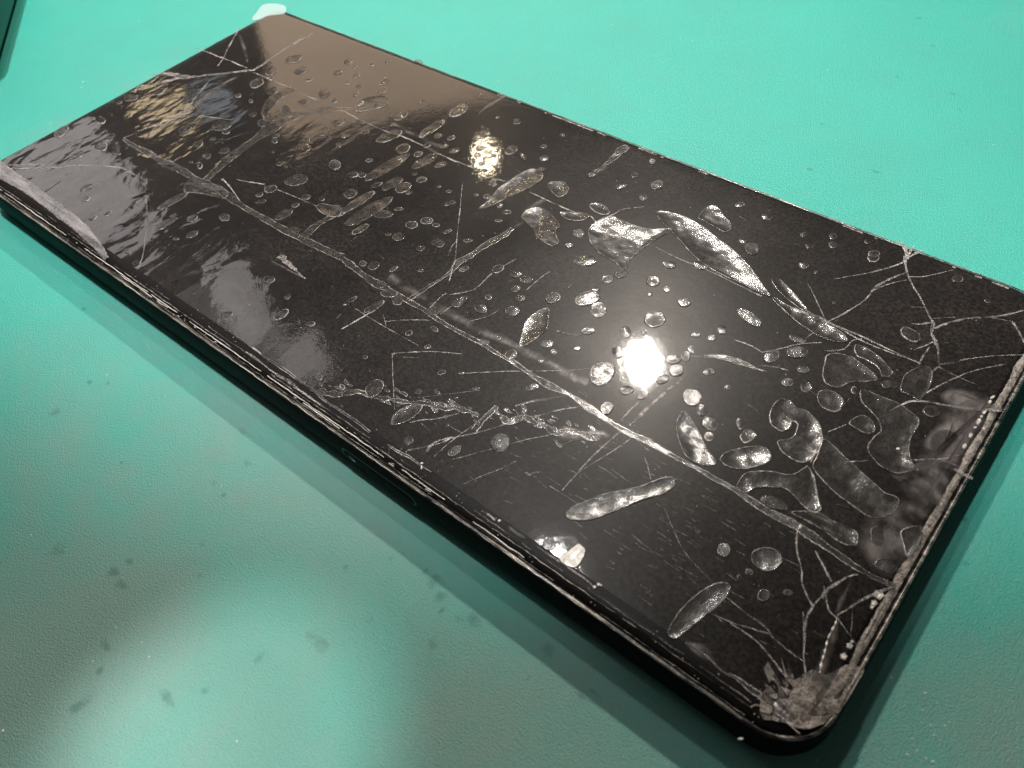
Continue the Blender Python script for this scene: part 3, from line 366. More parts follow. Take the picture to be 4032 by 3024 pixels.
def mat_film():
    t = NT("clear_film")
    # broad ripples where the film has let go of the glass, stronger toward the far left corner
    xyz = t.n('ShaderNodeSeparateXYZ', {0: t.co})
    loose = t.math('ADD', t.math('MULTIPLY', t.ramp(xyz.outputs[0], 0.005, -0.04, 0.0, 0.95), t.ramp(xyz.outputs[1], 0.018, -0.012)), 0.06)
    wav = t.noise(170, 2, 0.5, stretch=(1, 0.55, 1, 0.0), dist=0.4)
    rip = t.noise(430, 2, 0.5, stretch=(1, 0.6, 1, 0.4))
    cell = t.n('ShaderNodeTexVoronoi', {'Vector': t.co, 'Scale': 620}, feature='SMOOTH_F1').outputs[0]
    h = t.math('MULTIPLY', t.math('ADD', wav, t.math('MULTIPLY', rip, 0.22)), loose)
    n1 = t.bump(h, 0.00042, 0.5)
    n2 = t.bump(t.math('ADD', t.math('MULTIPLY', cell, 0.25), t.noise(1100, 4, 0.7)), 0.000045, 0.13, n1)
    fres = t.n('ShaderNodeFresnel', {'IOR': 1.46, 'Normal': n2}).outputs[0]
    gl = t.n('ShaderNodeBsdfGlossy', {'Color': (1, 1, 1, 1), 'Roughness': 0.04, 'Normal': n2}).outputs[0]
    gl2 = t.n('ShaderNodeBsdfGlossy', {'Color': (1, 0.98, 0.96, 1), 'Roughness': 0.27, 'Normal': n2}).outputs[0]
    gloss = t.n('ShaderNodeMixShader', {0: 0.13, 1: gl, 2: gl2}).outputs[0]
    tr = t.n('ShaderNodeBsdfTransparent', {}).outputs[0]
    a = t.n('ShaderNodeMixShader', {0: fres, 1: tr, 2: gloss}).outputs[0]
    speck = t.noise(2300, 4, 0.75)
    cloud = t.noise(90, 4, 0.6)
    fac = t.math('MULTIPLY', t.ramp(speck, 0.42, 0.80, 0.003, 0.075), t.ramp(cloud, 0.32, 0.68, 0.35, 1.3))
    df = t.n('ShaderNodeBsdfDiffuse', {'Color': (0.54, 0.45, 0.39, 1)}).outputs[0]
    return t.finish(t.n('ShaderNodeMixShader', {0: fac, 1: a, 2: df}).outputs[0])

def mat_pocket():
    t = NT("air_gap_film")
    streak = t.noise(3400, 4, 0.75, stretch=(1, 0.4, 1, 0.35))
    cl = t.noise(1500, 4, 0.7)
    col = t.mix(t.ramp(streak, 0.36, 0.72), (0.014, 0.012, 0.011), (0.070, 0.060, 0.054))
    col = t.mix(t.ramp(cl, 0.55, 0.8, 0, 0.35), col, (0.20, 0.175, 0.155))
    nrm = t.bump(t.math('ADD', streak, t.math('MULTIPLY', cl, 1.2)), 0.00004, 0.5, t.bump(t.noise(210, 2, 0.5), 0.0008, 0.55))
    body = t.principled(color=col, rough=0.30, spec=0.5, coat=0.9, coat_rough=0.08, normal=nrm, coat_normal=nrm)
    tr = t.n('ShaderNodeBsdfTransparent', {}).outputs[0]
    clear = t.ramp(t.noise(650, 3, 0.6), 0.36, 0.64, 0.30, 0.80)
    return t.finish(t.n('ShaderNodeMixShader', {0: clear, 1: tr, 2: body}).outputs[0])

def mat_rim():
    t = NT("film_edge_rim")
    a = t.noise(1500, 4, 0.75)
    b = t.noise(420, 2, 0.5)
    col = t.mix(t.math('MULTIPLY', t.ramp(a, 0.38, 0.68), t.ramp(b, 0.38, 0.62)), (0.035, 0.03, 0.027), (0.70, 0.62, 0.57))
    return t.finish(t.principled(color=col, rough=0.22, spec=0.7, coat=0.4, coat_rough=0.1, normal=t.bump(a, 0.0002, 0.5)))

def mat_crack():
    t = NT("cracked_glass_white")
    a = t.noise(2300, 3, 0.75)
    b = t.noise(330, 3, 0.6)
    col = t.mix(t.ramp(a, 0.36, 0.66), (0.07, 0.062, 0.057), (0.60, 0.53, 0.49))
    df = t.principled(color=col, rough=0.2, spec=0.8, normal=t.bump(a, 0.0003, 0.7))
    tr = t.n('ShaderNodeBsdfTransparent', {}).outputs[0]
    fac = t.ramp(b, 0.34, 0.60, 0.12, 0.95)
    return t.finish(t.n('ShaderNodeMixShader', {0: fac, 1: tr, 2: df}).outputs[0])

def mat_bright():
    t = NT("bright_chipped_glass")
    a = t.noise(1600, 3, 0.7)
    col = t.mix(t.ramp(a, 0.3, 0.65), (0.55, 0.49, 0.42), (0.92, 0.88, 0.80))
    return t.finish(t.principled(color=col, rough=0.18, spec=0.9, coat=0.8, coat_rough=0.08, normal=t.bump(a, 0.0003, 0.5)))

def mat_haze():
    t = NT("hazy_loose_film")
    core = t.n('ShaderNodeAttribute', attribute_name="core").outputs['Fac']
    a = t.noise(900, 4, 0.7, stretch=(1, 0.4, 1, 0.3))
    b = t.noise(260, 3, 0.6)
    fac = t.math('MULTIPLY', t.math('MULTIPLY', core, t.ramp(a, 0.30, 0.7, 0.35, 1.0)), t.ramp(b, 0.36, 0.62, 0.05, 1.0))
    fac = t.math('MULTIPLY', fac, 0.55)
    df = t.principled(color=(0.34, 0.30, 0.285), rough=0.25, spec=0.6, normal=t.bump(a, 0.0002, 0.4))
    tr = t.n('ShaderNodeBsdfTransparent', {}).outputs[0]
    return t.finish(t.n('ShaderNodeMixShader', {0: fac, 1: tr, 2: df}).outputs[0])

def mat_lift():
    t = NT("lifted_film_white")
    a = t.noise(420, 5, 0.7, stretch=(0.35, 2.2, 1, 0.06))
    col = t.mix(t.ramp(a, 0.3, 0.7), (0.20, 0.185, 0.19), (0.46, 0.43, 0.435))
    df = t.principled(color=col, rough=0.25, spec=0.6, normal=t.bump(a, 0.0004, 0.3))
    tr = t.n('ShaderNodeBsdfTransparent', {}).outputs[0]
    return t.finish(t.n('ShaderNodeMixShader', {0: t.ramp(a, 0.25, 0.62, 0.28, 0.70), 1: tr, 2: df}).outputs[0])

def mat_flap():
    t = NT("clear_film_flap")
    df = t.principled(color=(0.62, 0.74, 0.74), rough=0.3, spec=0.6)
    tr = t.n('ShaderNodeBsdfTransparent', {}).outputs[0]
    return t.finish(t.n('ShaderNodeMixShader', {0: 0.45, 1: tr, 2: df}).outputs[0])

def mat_metal():
    t = NT("black_glossy_frame")
    a = t.noise(240, 3, 0.6, stretch=(0.25, 1, 1))
    return t.finish(t.principled(color=(0.010, 0.0105, 0.010), rough=t.ramp(a, 0.3, 0.7, 0.40, 0.50), spec=0.012, coat=0.0, coat_rough=0.12, normal=t.bump(t.noise(1800, 2), 0.00002, 0.2)))

def mat_lip():
    t = NT("worn_frame_lip")
    a = t.noise(700, 4, 0.7, stretch=(0.3, 1, 1))
    col = t.mix(t.ramp(a, 0.45, 0.68), (0.014, 0.013, 0.012), (0.30, 0.26, 0.22))
    return t.finish(t.principled(color=col, rough=0.3, metal=0.3, spec=0.7, normal=t.bump(a, 0.0003, 0.5)))

def mat_crush():
    t = NT("crushed_beige_glass")
    a = t.noise(1300, 4, 0.7)
    b = t.noise(260, 3, 0.6)
    col = t.mix(t.ramp(a, 0.32, 0.68), (0.08, 0.068, 0.060), (0.62, 0.54, 0.46))
    col = t.mix(t.ramp(b, 0.45, 0.7, 0, 0.6), col, (0.13, 0.11, 0.12))
    return t.finish(t.principled(color=col, rough=0.4, spec=0.6, normal=t.bump(a, 0.0005, 0.8)))

def mat_shard():
    t = NT("bronze_glass_shard")
    a = t.noise(900, 4, 0.7)
    b = t.noise(260, 2, 0.5)
    col = t.mix(t.ramp(a, 0.38, 0.68), (0.10, 0.083, 0.07), (0.46, 0.395, 0.33))
    col = t.mix(t.ramp(b, 0.46, 0.62, 0, 0.8), col, (0.05, 0.044, 0.05))
    return t.finish(t.principled(color=col, rough=0.25, spec=0.7, coat=0.8, coat_rough=0.08, normal=t.bump(a, 0.00008, 0.5)))

def mat_plain(name, col, rough=0.5, spec=0.5):
    t = NT(name)
    a = t.noise(1200, 3)
    c = t.mix(t.ramp(a, 0.3, 0.7), tuple(v * 0.75 for v in col), col)
    return t.finish(t.principled(color=c, rough=rough, spec=spec))

def mat_stain(name, col):
    t = NT(name)
    core = t.n('ShaderNodeAttribute', attribute_name="core").outputs['Fac']
    a = t.noise(700, 4, 0.65)
    fac = t.ramp(t.math('ADD', core, t.math('MULTIPLY', t.math('SUBTRACT', a, 0.5), 2.6)), 0.2, 1.25, 0.0, 0.27)
    df = t.principled(color=col, rough=0.5, spec=0.4)
    tr = t.n('ShaderNodeBsdfTransparent', {}).outputs[0]
    return t.finish(t.n('ShaderNodeMixShader', {0: fac, 1: tr, 2: df}).outputs[0])

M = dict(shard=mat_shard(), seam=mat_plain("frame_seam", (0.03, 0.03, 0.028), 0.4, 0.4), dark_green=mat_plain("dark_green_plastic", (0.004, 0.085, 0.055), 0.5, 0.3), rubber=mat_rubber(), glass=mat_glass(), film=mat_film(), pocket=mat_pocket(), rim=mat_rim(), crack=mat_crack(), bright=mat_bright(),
         haze=mat_haze(), lift=mat_lift(), flap=mat_flap(), metal=mat_metal(), lip=mat_lip(), crush=mat_crush(),
         hole=mat_plain("dark_hole", (0.004, 0.004, 0.004), 0.4), pin=mat_plain("painted_glint", (0.75, 0.7, 0.6), 0.2, 0.9),
         fleck=mat_plain("pale_fleck", (0.75, 0.80, 0.78), 0.35), stain=mat_stain("dark_smudge", (0.012, 0.13, 0.11)), brown=mat_stain("brown_smudge", (0.13, 0.17, 0.13)))

# ---------------------------------------------------------------- mesh helpers
MM = 0.001
H = 0.0075                 # height of the screen glass above the mat
ZFILM = H + 0.00006

def link(name, verts, faces, mats, parent=None, midx=None, smooth=True, core=None):
    me = bpy.data.meshes.new(name)
    me.from_pydata(verts, [], faces)
    for m in mats:
        me.materials.append(m)
    if midx:
        me.polygons.foreach_set('material_index', midx)
    me.polygons.foreach_set('use_smooth', [smooth] * len(me.polygons))
    if core:
        at = me.attributes.new("core", 'FLOAT', 'POINT')
        at.data.foreach_set('value', core)
    me.update()
    o = bpy.data.objects.new(name, me)
    COL.objects.link(o)
    if parent:
        o.parent = parent
    return o

def empty(name, label, cat):
    o = bpy.data.objects.new(name, None)
    COL.objects.link(o)
    o['label'] = label
    o['category'] = cat
    return o

def spline(pts, n, closed):
    """Catmull-Rom through points (tuples of any length), n steps per span."""
    out = []
    N = len(pts)
    spans = N if closed else N - 1
    for i in range(spans):
        g = (lambda k: pts[k % N]) if closed else (lambda k: pts[min(max(k, 0), N - 1)])
        p0, p1, p2, p3 = g(i - 1), g(i), g(i + 1), g(i + 2)
        for s in range(n):
            t = s / n
            out.append(tuple(0.5 * (2 * b + (c - a) * t + (2 * a - 5 * b + 4 * c - d) * t * t + (3 * b - a - 3 * c + d) * t ** 3)
                             for a, b, c, d in zip(p0, p1, p2, p3)))
    if not closed:
        out.append(tuple(pts[-1]))
    return out

def area2(p):
    return sum(p[i][0] * p[(i + 1) % len(p)][1] - p[(i + 1) % len(p)][0] * p[i][1] for i in range(len(p)))

def inset(p, d):
    """Move a counter-clockwise outline inward by d (per vertex normals)."""
    n = len(p)
    out = []
    for i in range(n):
        ax, ay = p[i - 1]
        bx, by = p[(i + 1) % n]
        tx, ty = bx - ax, by - ay
        l = math.hypot(tx, ty) or 1
        dd = d[i] if isinstance(d, list) else d
        out.append((p[i][0] - ty / l * dd, p[i][1] + tx / l * dd))
    return out

def rings_mesh(rings, cap=True):
    """rings: list of (points, z in mm above the film). Quads between rings, one n-gon on the last."""
    verts, faces = [], []
    n = len(rings[0][0])
    for pts, z in rings:
        verts += [(x * MM, y * MM, ZFILM + z * MM) for x, y in pts]
    for r in range(len(rings) - 1):
        for i in range(n):
            j = (i + 1) % n
            faces.append((r * n + i, r * n + j, (r + 1) * n + j, (r + 1) * n + i))
    if cap:
        k = (len(rings) - 1) * n
        faces.append(tuple(range(k, k + n)))
    return verts, faces

def jag(i, seed, amp):
    return amp * (noise.noise(Vector((i * 0.9, seed * 7.3, 0.5))))

def blister(name, pts, parent, kind, rimw=0.13, h=0.09, seed=0.0, sub=4):
    if area2(pts) < 0:
        pts = pts[::-1]
    p = spline([tuple(q) for q in pts], sub, True)
    a = abs(area2(p)) / 2
    p = inset(p, [jag(i * 1.7, seed, 0.05) for i in range(len(p))])
    size = math.sqrt(a)
    rimw = min(rimw, size * 0.13)
    n = len(p)
    if kind == 'haze':
        cx = sum(q[0] for q in p) / n
        cy = sum(q[1] for q in p) / n
        r1 = inset(p, size * 0.08)
        r2 = inset(p, size * 0.17)
        v, f = rings_mesh([(p, 0.004), (r1, 0.015), (r2, 0.03)])
        return link(name, v, f, [M['haze']], parent, core=[0.0] * n + [0.35] * n + [1.0] * n)
    main = M['bright'] if kind == 'bright' else M['pocket']
    w = [rimw * (0.75 + 0.6 * abs(jag(i * 0.6, seed + 3, 1))) for i in range(n)]
    r1 = inset(p, [q * 0.5 for q in w])
    r2 = inset(p, w)
    r3 = inset(p, [q * 1.5 for q in w])
    v, f = rings_mesh([(p, 0.003), (r1, h), (r2, h * 0.92), (r3, h * 0.78)])
    mi = [1] * (2 * n) + [0] * (n + 1)
    return link(name, v, f, [main, M['rim']], parent, mi)

def dome(name, cx, cy, ux, uy, vx, vy, parent, seed, h=None):
    rnd = random.Random(int(seed * 97))
    size = math.sqrt(math.hypot(ux, uy) * math.hypot(vx, vy))
    h = h or min(0.14, size * 0.16)
    n = 18 if size > 0.5 else 12
    base = []
    squ = rnd.uniform(0.78, 1.0)
    for i in range(n):
        t = 2 * math.pi * i / n
        k = 1 + 0.13 * noise.noise(Vector((math.cos(t) * 1.3 + seed * 3.1, math.sin(t) * 1.3, seed)))
        c, s = math.cos(t), math.sin(t)
        c = math.copysign(abs(c) ** squ, c)
        base.append((k * c, k * s))
    def ring(sc, ox=0.0, oy=0.0):
        return [(cx + (a * sc + ox) * ux + (b * sc + oy) * vx, cy + (a * sc + ox) * uy + (b * sc + oy) * vy) for a, b in base]
    if area2(ring(1)) < 0:
        base = base[::-1]
    rs = 1 - min(0.11, 0.065 / size)
    ox, oy = rnd.uniform(-.12, .12), rnd.uniform(-.15, .15)
    v, f = rings_mesh([(ring(1.0), 0.003), (ring(rs), h * 0.75), (ring(rs - 0.07), h * 0.74), (ring(0.5, ox, oy), h * rnd.uniform(0.7, 1.15))])
    mi = [1] * n + [1 if rnd.random() < 0.5 else 0] * n + [0] * (n + 1)
    return link(name, v, f, [M['pocket'], M['rim']], parent, mi)

def ribbon_outline(path, sub, seed, jit):
    q = spline([tuple(p) for p in path], sub, False)
    left, right = [], []
    for i, (x, y, w) in enumerate(q):
        x0, y0, _ = q[max(0, i - 1)]
        x1, y1, _ = q[min(len(q) - 1, i + 1)]
        dx, dy = x1 - x0, y1 - y0
        l = math.hypot(dx, dy) or 1
        nx, ny = -dy / l, dx / l
        w = max(w, 0.02)
        a = w / 2 * (1 + jag(i * 0.8, seed, jit))
        b = w / 2 * (1 + jag(i * 0.8, seed + 11, jit))
        left.append((x + nx * a, y + ny * a))
        right.append((x - nx * b, y - ny * b))
    return q, left, right

def strip(name, path, parent, kind, seed):
    """A crack or film ribbon that follows a path of (x, y, width)."""
    length = sum(math.dist(path[i][:2], path[i + 1][:2]) for i in range(len(path) - 1))
    sub = max(3, min(16, int(length / len(path) / (0.18 if kind == 'beads' else 0.35))))
    if kind in ('thin', 'line', 'beads', 'haze'):
        if kind == 'thin':
            path = [(x, y, max(0.045, w * 0.48)) for x, y, w in path]
        elif kind == 'line':
            path = [(x, y, w * 0.60) for x, y, w in path]
        elif kind == 'beads':
            path = [(x, y, w * 0.5) for x, y, w in path]
        jit = {'thin': 1.1, 'line': 0.9, 'beads': 0.6, 'haze': 0.5}[kind]
        q, a, b = ribbon_outline(path, sub, seed, jit)
        if kind == 'beads':
            for i in range(len(q)):
                g = 0.5 + 0.45 * math.sin(i * 1.7 + seed)
                mx, my = (a[i][0] + b[i][0]) / 2, (a[i][1] + b[i][1]) / 2
                a[i] = (mx + (a[i][0] - mx) * g, my + (a[i][1] - my) * g)
                b[i] = (mx + (b[i][0] - mx) * g, my + (b[i][1] - my) * g)
        v, f, core = [], [], []
        n = len(q)
        for i in range(n):
            off = 0.35 * jag(i * 0.5, seed + 5, 1)
            mx = a[i][0] * (0.5 + off) + b[i][0] * (0.5 - off)
            my = a[i][1] * (0.5 + off) + b[i][1] * (0.5 - off)
            z = {'thin': 0.018, 'line': 0.03, 'beads': 0.06, 'haze': 0.02}[kind]
            if kind == 'beads':
                z *= 0.5 + 0.5 * math.sin(i * 1.9)
            v += [(a[i][0] * MM, a[i][1] * MM, ZFILM + 0.004 * MM), (mx * MM, my * MM, ZFILM + z * MM), (b[i][0] * MM, b[i][1] * MM, ZFILM + 0.004 * MM)]
            e = 0.0 if i in (0, n - 1) else 1.0
            core += [0.0, e, 0.0]
            if i:
                k = 3 * i
                f += [(k - 3, k - 2, k + 1, k), (k - 2, k - 1, k + 2, k + 1)]
        m = {'thin': 'crack', 'line': 'crack', 'beads': 'bright', 'haze': 'haze'}[kind]
        return link(name, v, f, [M[m]], parent, core=core)
    if kind == 'ribbon':
        path = [(x, y, w * 0.60) for x, y, w in path]
    if kind == 'wave':
        path = [(x, y, w * (0.55 + 0.5 * (i % 2))) for i, (x, y, w) in enumerate(spline([tuple(p) for p in path], 2, False))]
    if kind == 'ribbon':
        path = [(x, y, w * (1 + 0.55 * noise.noise(Vector((x * 0.28, y * 0.28, seed))))) for x, y, w in spline([tuple(p) for p in path], 4, False)]
        sub = max(2, sub // 3)
    q, a, b = ribbon_outline(path, sub, seed, 0.45 if kind == 'wave' else 0.30)
    v, f, mi = [], [], []
    n = len(q)
    h = 0.04 if kind == 'wave' else 0.013
    for i in range(n):
        ax, ay = a[i]
        bx, by = b[i]
        w = math.dist(a[i], b[i]) or 1e-3
        rw = min(0.11 * (0.7 + abs(jag(i, seed + 2, 1.2))), w * 0.22) / w
        tilt = 0.0
        for t, z in ((0, 0.004), (rw * 0.5, h), (rw, h * 0.85), (0.5, h * 0.75 + tilt), (1 - rw, h * 0.85), (1 - rw * 0.5, h), (1, 0.004)):
            v.append(((ax * (1 - t) + bx * t) * MM, (ay * (1 - t) + by * t) * MM, ZFILM + z * MM))
        if i:
            k = 7 * i
            for c in range(6):
                f.append((k - 7 + c, k - 6 + c, k + 1 + c, k + c))
                mi.append(0 if c in (2, 3) else 1)
    return link(name, v, f, [M['pocket'], M['rim']], parent, mi)

# ---------------------------------------------------------------- the mat
mat = empty("repair_mat", "teal silicone work mat with smudges and painted grey sheen under the phone", "mat")
def rounded_block(name, cx, cy, lx, ly, z0, z1, rot, bevel, parent, m):
    bm = bmesh.new()
    bmesh.ops.create_cube(bm, size=1)
    bmesh.ops.scale(bm, vec=(lx, ly, z1 - z0), verts=bm.verts)
    bmesh.ops.bevel(bm, geom=bm.edges[:], offset=bevel, segments=5, affect='EDGES', profile=0.5)
    bmesh.ops.rotate(bm, matrix=Matrix.Rotation(rot, 3, 'Z'), verts=bm.verts)
    bmesh.ops.translate(bm, vec=(cx, cy, (z0 + z1) / 2), verts=bm.verts)
    me = bpy.data.meshes.new(name)
    bm.to_mesh(me)
    bm.free()
    me.materials.append(m)
    me.polygons.foreach_set('use_smooth', [True] * len(me.polygons))
    o = bpy.data.objects.new(name, me)
    COL.objects.link(o)
    o.parent = parent
    return o
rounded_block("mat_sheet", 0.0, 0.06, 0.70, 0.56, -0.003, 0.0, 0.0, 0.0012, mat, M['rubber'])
block = rounded_block("green_block", -0.1592, -0.0113, 0.060, 0.040, 0.0002, 0.022, math.radians(-35.5), 0.006, None, M['dark_green'])
block['label'] = "dark green rounded block cut off at the far left corner of the mat"
block['category'] = "block"

def blots(name, spec, m, parent, z):
    v, f, core = [], [], []
    for k, (x, y, a, b) in enumerate(rows(spec)):
        n = 14
        o = len(v)
        for r, c in ((1.25, 0.0), (0.6, 0.75)):
            for i in range(n):
                t = 2 * math.pi * i / n
                g = 1 + 0.55 * noise.noise(Vector((math.cos(t) * 1.2 + k * 5, math.sin(t) * 1.2, k)))
                v.append(((x + r * g * a / 2 * math.cos(t)) * MM, (y + r * g * b / 2 * math.sin(t)) * MM, z))
                core.append(c)
        v.append((x * MM, y * MM, z))
        core.append(1.0)
        for i in range(n):
            j = (i + 1) % n
            f += [(o + i, o + j, o + n + j, o + n + i), (o + n + i, o + n + j, o + 2 * n)]
    ob = link(name, v, f, [m], parent, core=core)
    ob['kind'] = 'stuff'
    return ob
blots("smudge_marks", STAINS, M['stain'], mat, 0.00012)
blots("brown_marks", BROWN_STAINS, M['brown'], mat, 0.00016)

rnd = random.Random(4)
v, f = [], []
for x, y, s in rows(FLECKS):
    r = s * 0.028
    o = len(v)
    ph = rnd.uniform(0, 6)
    for i in range(5):
        t = ph + 2 * math.pi * i / 5
        k = rnd.uniform(0.5, 1.15)
        v.append(((x + r * k * math.cos(t)) * MM, (y + r * k * math.sin(t)) * MM, 0.00003))
    v.append((x * MM, y * MM, 0.00003 + r * 0.5 * MM))
    f += [(o + i, o + (i + 1) % 5, o + 5) for i in range(5)]
dust = link("dust", v, f, [M['fleck']], None, smooth=False)
dust['kind'] = 'stuff'
dust['label'] = "tiny white flecks of dust scattered over the teal mat"

# ---------------------------------------------------------------- the phone body
phone = empty("smartphone", "black smartphone with a badly shattered screen lying on the teal mat", "phone")
PL, PW = 165.0, 74.0
def rrect(d, radii, n=10):
    """Outline of the phone inset by d mm, counter-clockwise; one radius per corner (++, -+, --, +-)."""
    hx, hy = PL / 2 - d, PW / 2 - d
    out = []
    for (sx, sy, a0), r in zip(((1, 1, 0), (-1, 1, 90), (-1, -1, 180), (1, -1, 270)), radii):
        r = max(r - d, 0.3)
        for i in range(n + 1):
            a = math.radians(a0 + 90 * i / n)
            out.append((sx * (hx - r) + r * math.cos(a), sy * (hy - r) + r * math.sin(a)))
    return out
RAD = (6.5, 3.4, 5.5, 6.0)
def loft(name, profile, mats, parent, cap_last=None, cap_first=False, midx=None):
    v, f, mi = [], [], []
    n = None
    for d, z in profile:
        p = rrect(d, RAD)
        n = len(p)
        v += [(x * MM, y * MM, H + z * MM) for x, y in p]
    for r in range(len(profile) - 1):
        for i in range(n):
            j = (i + 1) % n
            f.append((r * n + j, r * n + i, (r + 1) * n + i, (r + 1) * n + j))
            mi.append(midx[r] if midx else 0)
    if cap_first:
        f.append(tuple(range(n)))
        mi.append(0)
    if cap_last:
        k = (len(profile) - 1) * n
        f.append(tuple(reversed(range(k, k + n))))
        mi.append(0)
    return link(name, v, f, mats, parent, mi)
loft("frame", [(0.55, -1.25), (0.45, -0.86), (0.22, -0.74), (0.05, -0.80), (-0.06, -0.95), (-0.22, -1.3), (-0.30, -2.0), (-0.33, -3.4), (-0.30, -4.8), (-0.05, -5.8), (0.55, -6.6), (1.8, -7.2)],
     [M['metal'], M['lip']], phone, midx=[1, 1, 1, 1] + [0] * 7)
loft("back_cover", [(1.75, -7.17), (2.6, -7.40), (4.2, -7.48), (6.0, -7.49)], [M['metal']], phone, cap_last=True)
glass = loft("cover_glass", [(3.4, 0.0), (2.4, -0.05), (1.6, -0.17), (1.0, -0.36), (0.65, -0.58), (0.5, -0.8), (0.48, -1.2)], [M['glass']], phone, cap_first=True)

# film: a clear sheet a little smaller than the glass
def film_outline():
    p = rrect(1.9, (5.5, 4.0, 4.5, 5.5))
    out = []
    for i, (x, y) in enumerate(p):
        if y < -PW / 2 + 3:
            y += 1.0
        out.append((x, y))
    return out
fo = film_outline()
v = [(x * MM, y * MM, ZFILM - 0.00001) for x, y in fo]
film = link("screen_film", v, [tuple(range(len(fo)))], [M['film']], phone)

# SIM tray on the near long side
def pill(name, x0, x1, z, r, y, m, parent, depth=0.06):
    n = 10
    pts = [(x1 + r * math.sin(math.pi * i / n), z + r * math.cos(math.pi * i / n)) for i in range(n + 1)]
    pts += [(x0 - r * math.sin(math.pi * i / n), z - r * math.cos(math.pi * i / n)) for i in range(n + 1)]
    k = len(pts)
    v = [(x * MM, y * MM, H + zz * MM) for x, zz in pts]
    cz = z
    v += [((x - (0.12 if x > x1 else -0.12 if x < x0 else 0)) * MM, (y - depth) * MM, H + (cz + (zz - cz) * 0.90) * MM) for x, zz in pts]
    f = [(i, (i + 1) % k, k + (i + 1) % k, k + i) for i in range(k)] + [tuple(range(k, 2 * k))]
    return link(name, v, f, [m], parent)
SY = -PW / 2 - 0.42
X0 = -PL / 2
groove = pill("sim_tray", X0 + 101.2, X0 + 112.5, -3.8, 1.15, SY + 0.10, M['seam'], phone, 0.07)
pill("tray_face", X0 + 101.3, X0 + 112.4, -3.8, 1.03, SY + 0.05, M['metal'], groove, 0.06)
hole = pill("pin_hole", X0 + 101.9, X0 + 102.3, -3.9, 0.52, SY, M['hole'], groove, 0.03)
pill("glint", X0 + 102.1, X0 + 102.5, -4.0, 0.16, SY - 0.035, M['pin'], groove, 0.03)  # pale pill painted in as a glint at the pin hole

# ---------------------------------------------------------------- loose film, pockets, cracks
seed = 1.0
for r in rows(BUBBLES):
    seed += 1
    dome("air_bubble", *r, film, seed)
for ln in POCKETS.strip().split('\n'):
    kind, rest = ln.split(' ', 1)
    seed += 1
    blister({'pocket': 'air_pocket', 'bright': 'glass_flake', 'haze': 'film_haze'}[kind], rows(rest), film, kind, seed=seed)
NAMES = {'ribbon': 'film_ridge', 'line': 'crack', 'thin': 'crack', 'beads': 'bubble_chain', 'wave': 'film_wrinkle', 'haze': 'film_haze'}
for ln in CRACKS.strip().split('\n'):
    kind, rest = ln.split(' ', 1)
    seed += 1
    strip(NAMES[kind], rows(rest), film if kind in ('ribbon', 'wave', 'haze', 'beads') else glass, kind, seed)

frnd = random.Random(77)
for ln in CRACKS.strip().split('\n'):
    kind, rest = ln.split(' ', 1)
    if kind != 'wave':
        continue
    path = spline([tuple(q) for q in rows(rest)], 5, False)
    for x, y, w in path:
        for _ in range(frnd.choice((0, 1, 2))):
            r = frnd.uniform(0.16, 0.50)
            cx, cy = x + frnd.gauss(0, 0.7), y + frnd.gauss(0, 0.9)
            pts = []
            for i in range(6):
                t = 2 * math.pi * i / 6 + frnd.uniform(-.4, .4)
                k = r * frnd.uniform(0.45, 1.25)
                pts.append((cx + 1.6 * k * math.cos(t), cy + 0.75 * k * math.sin(t)))
            seed += 1
            blister("film_flake", pts, film, 'pocket', rimw=0.09, h=0.03, seed=seed, sub=2)
# the lifted film edge at the far left corner, and the loose flap past the far corner
lp = rows(LIFT)
half = 11
up, lo = lp[:half], lp[half:][::-1]
lo = [lo[min(len(lo) - 1, round(i * (len(lo) - 1) / (half - 1)))] for i in range(half)]
up = spline([tuple(q) for q in up], 3, False)
lo = spline([tuple(q) for q in lo], 3, False)
v, f = [], []
for i, (a, b) in enumerate(zip(up, lo)):
    for s in range(5):
        t = s / 4
        v.append(((a[0] * (1 - t) + b[0] * t) * MM, (a[1] * (1 - t) + b[1] * t) * MM, ZFILM + (0.03 + 0.16 * math.sin(math.pi * min(1, t * 0.8))) * MM))
    if i:
        k = 5 * i
        f += [(k - 5 + c, k - 4 + c, k + 1 + c, k + c) for c in range(4)]
link("lifted_film_edge", v, f, [M['lift']], film)
for pth in (up, lo, [tuple((p + q * 2) / 3 for p, q in zip(a, b)) for a, b in zip(up, lo)][:20]):
    seed += 1
    strip("crack", [(x, y, 0.42) for x, y in pth[::3]], glass, 'line', seed)
fp = spline([tuple(q) for q in rows(FLAP)], 3, True)
n = len(fp)
v = [(x * MM, y * MM, ZFILM + 0.05 * MM) for x, y in fp] + [(x * MM, y * MM, ZFILM - 0.06 * MM) for x, y in fp]
f = [tuple(range(n)), tuple(reversed(range(n, 2 * n)))] + [(i, n + i, n + (i + 1) % n, (i + 1) % n) for i in range(n)]
link("film_flap", v, f, [M['flap']], film, smooth=False)

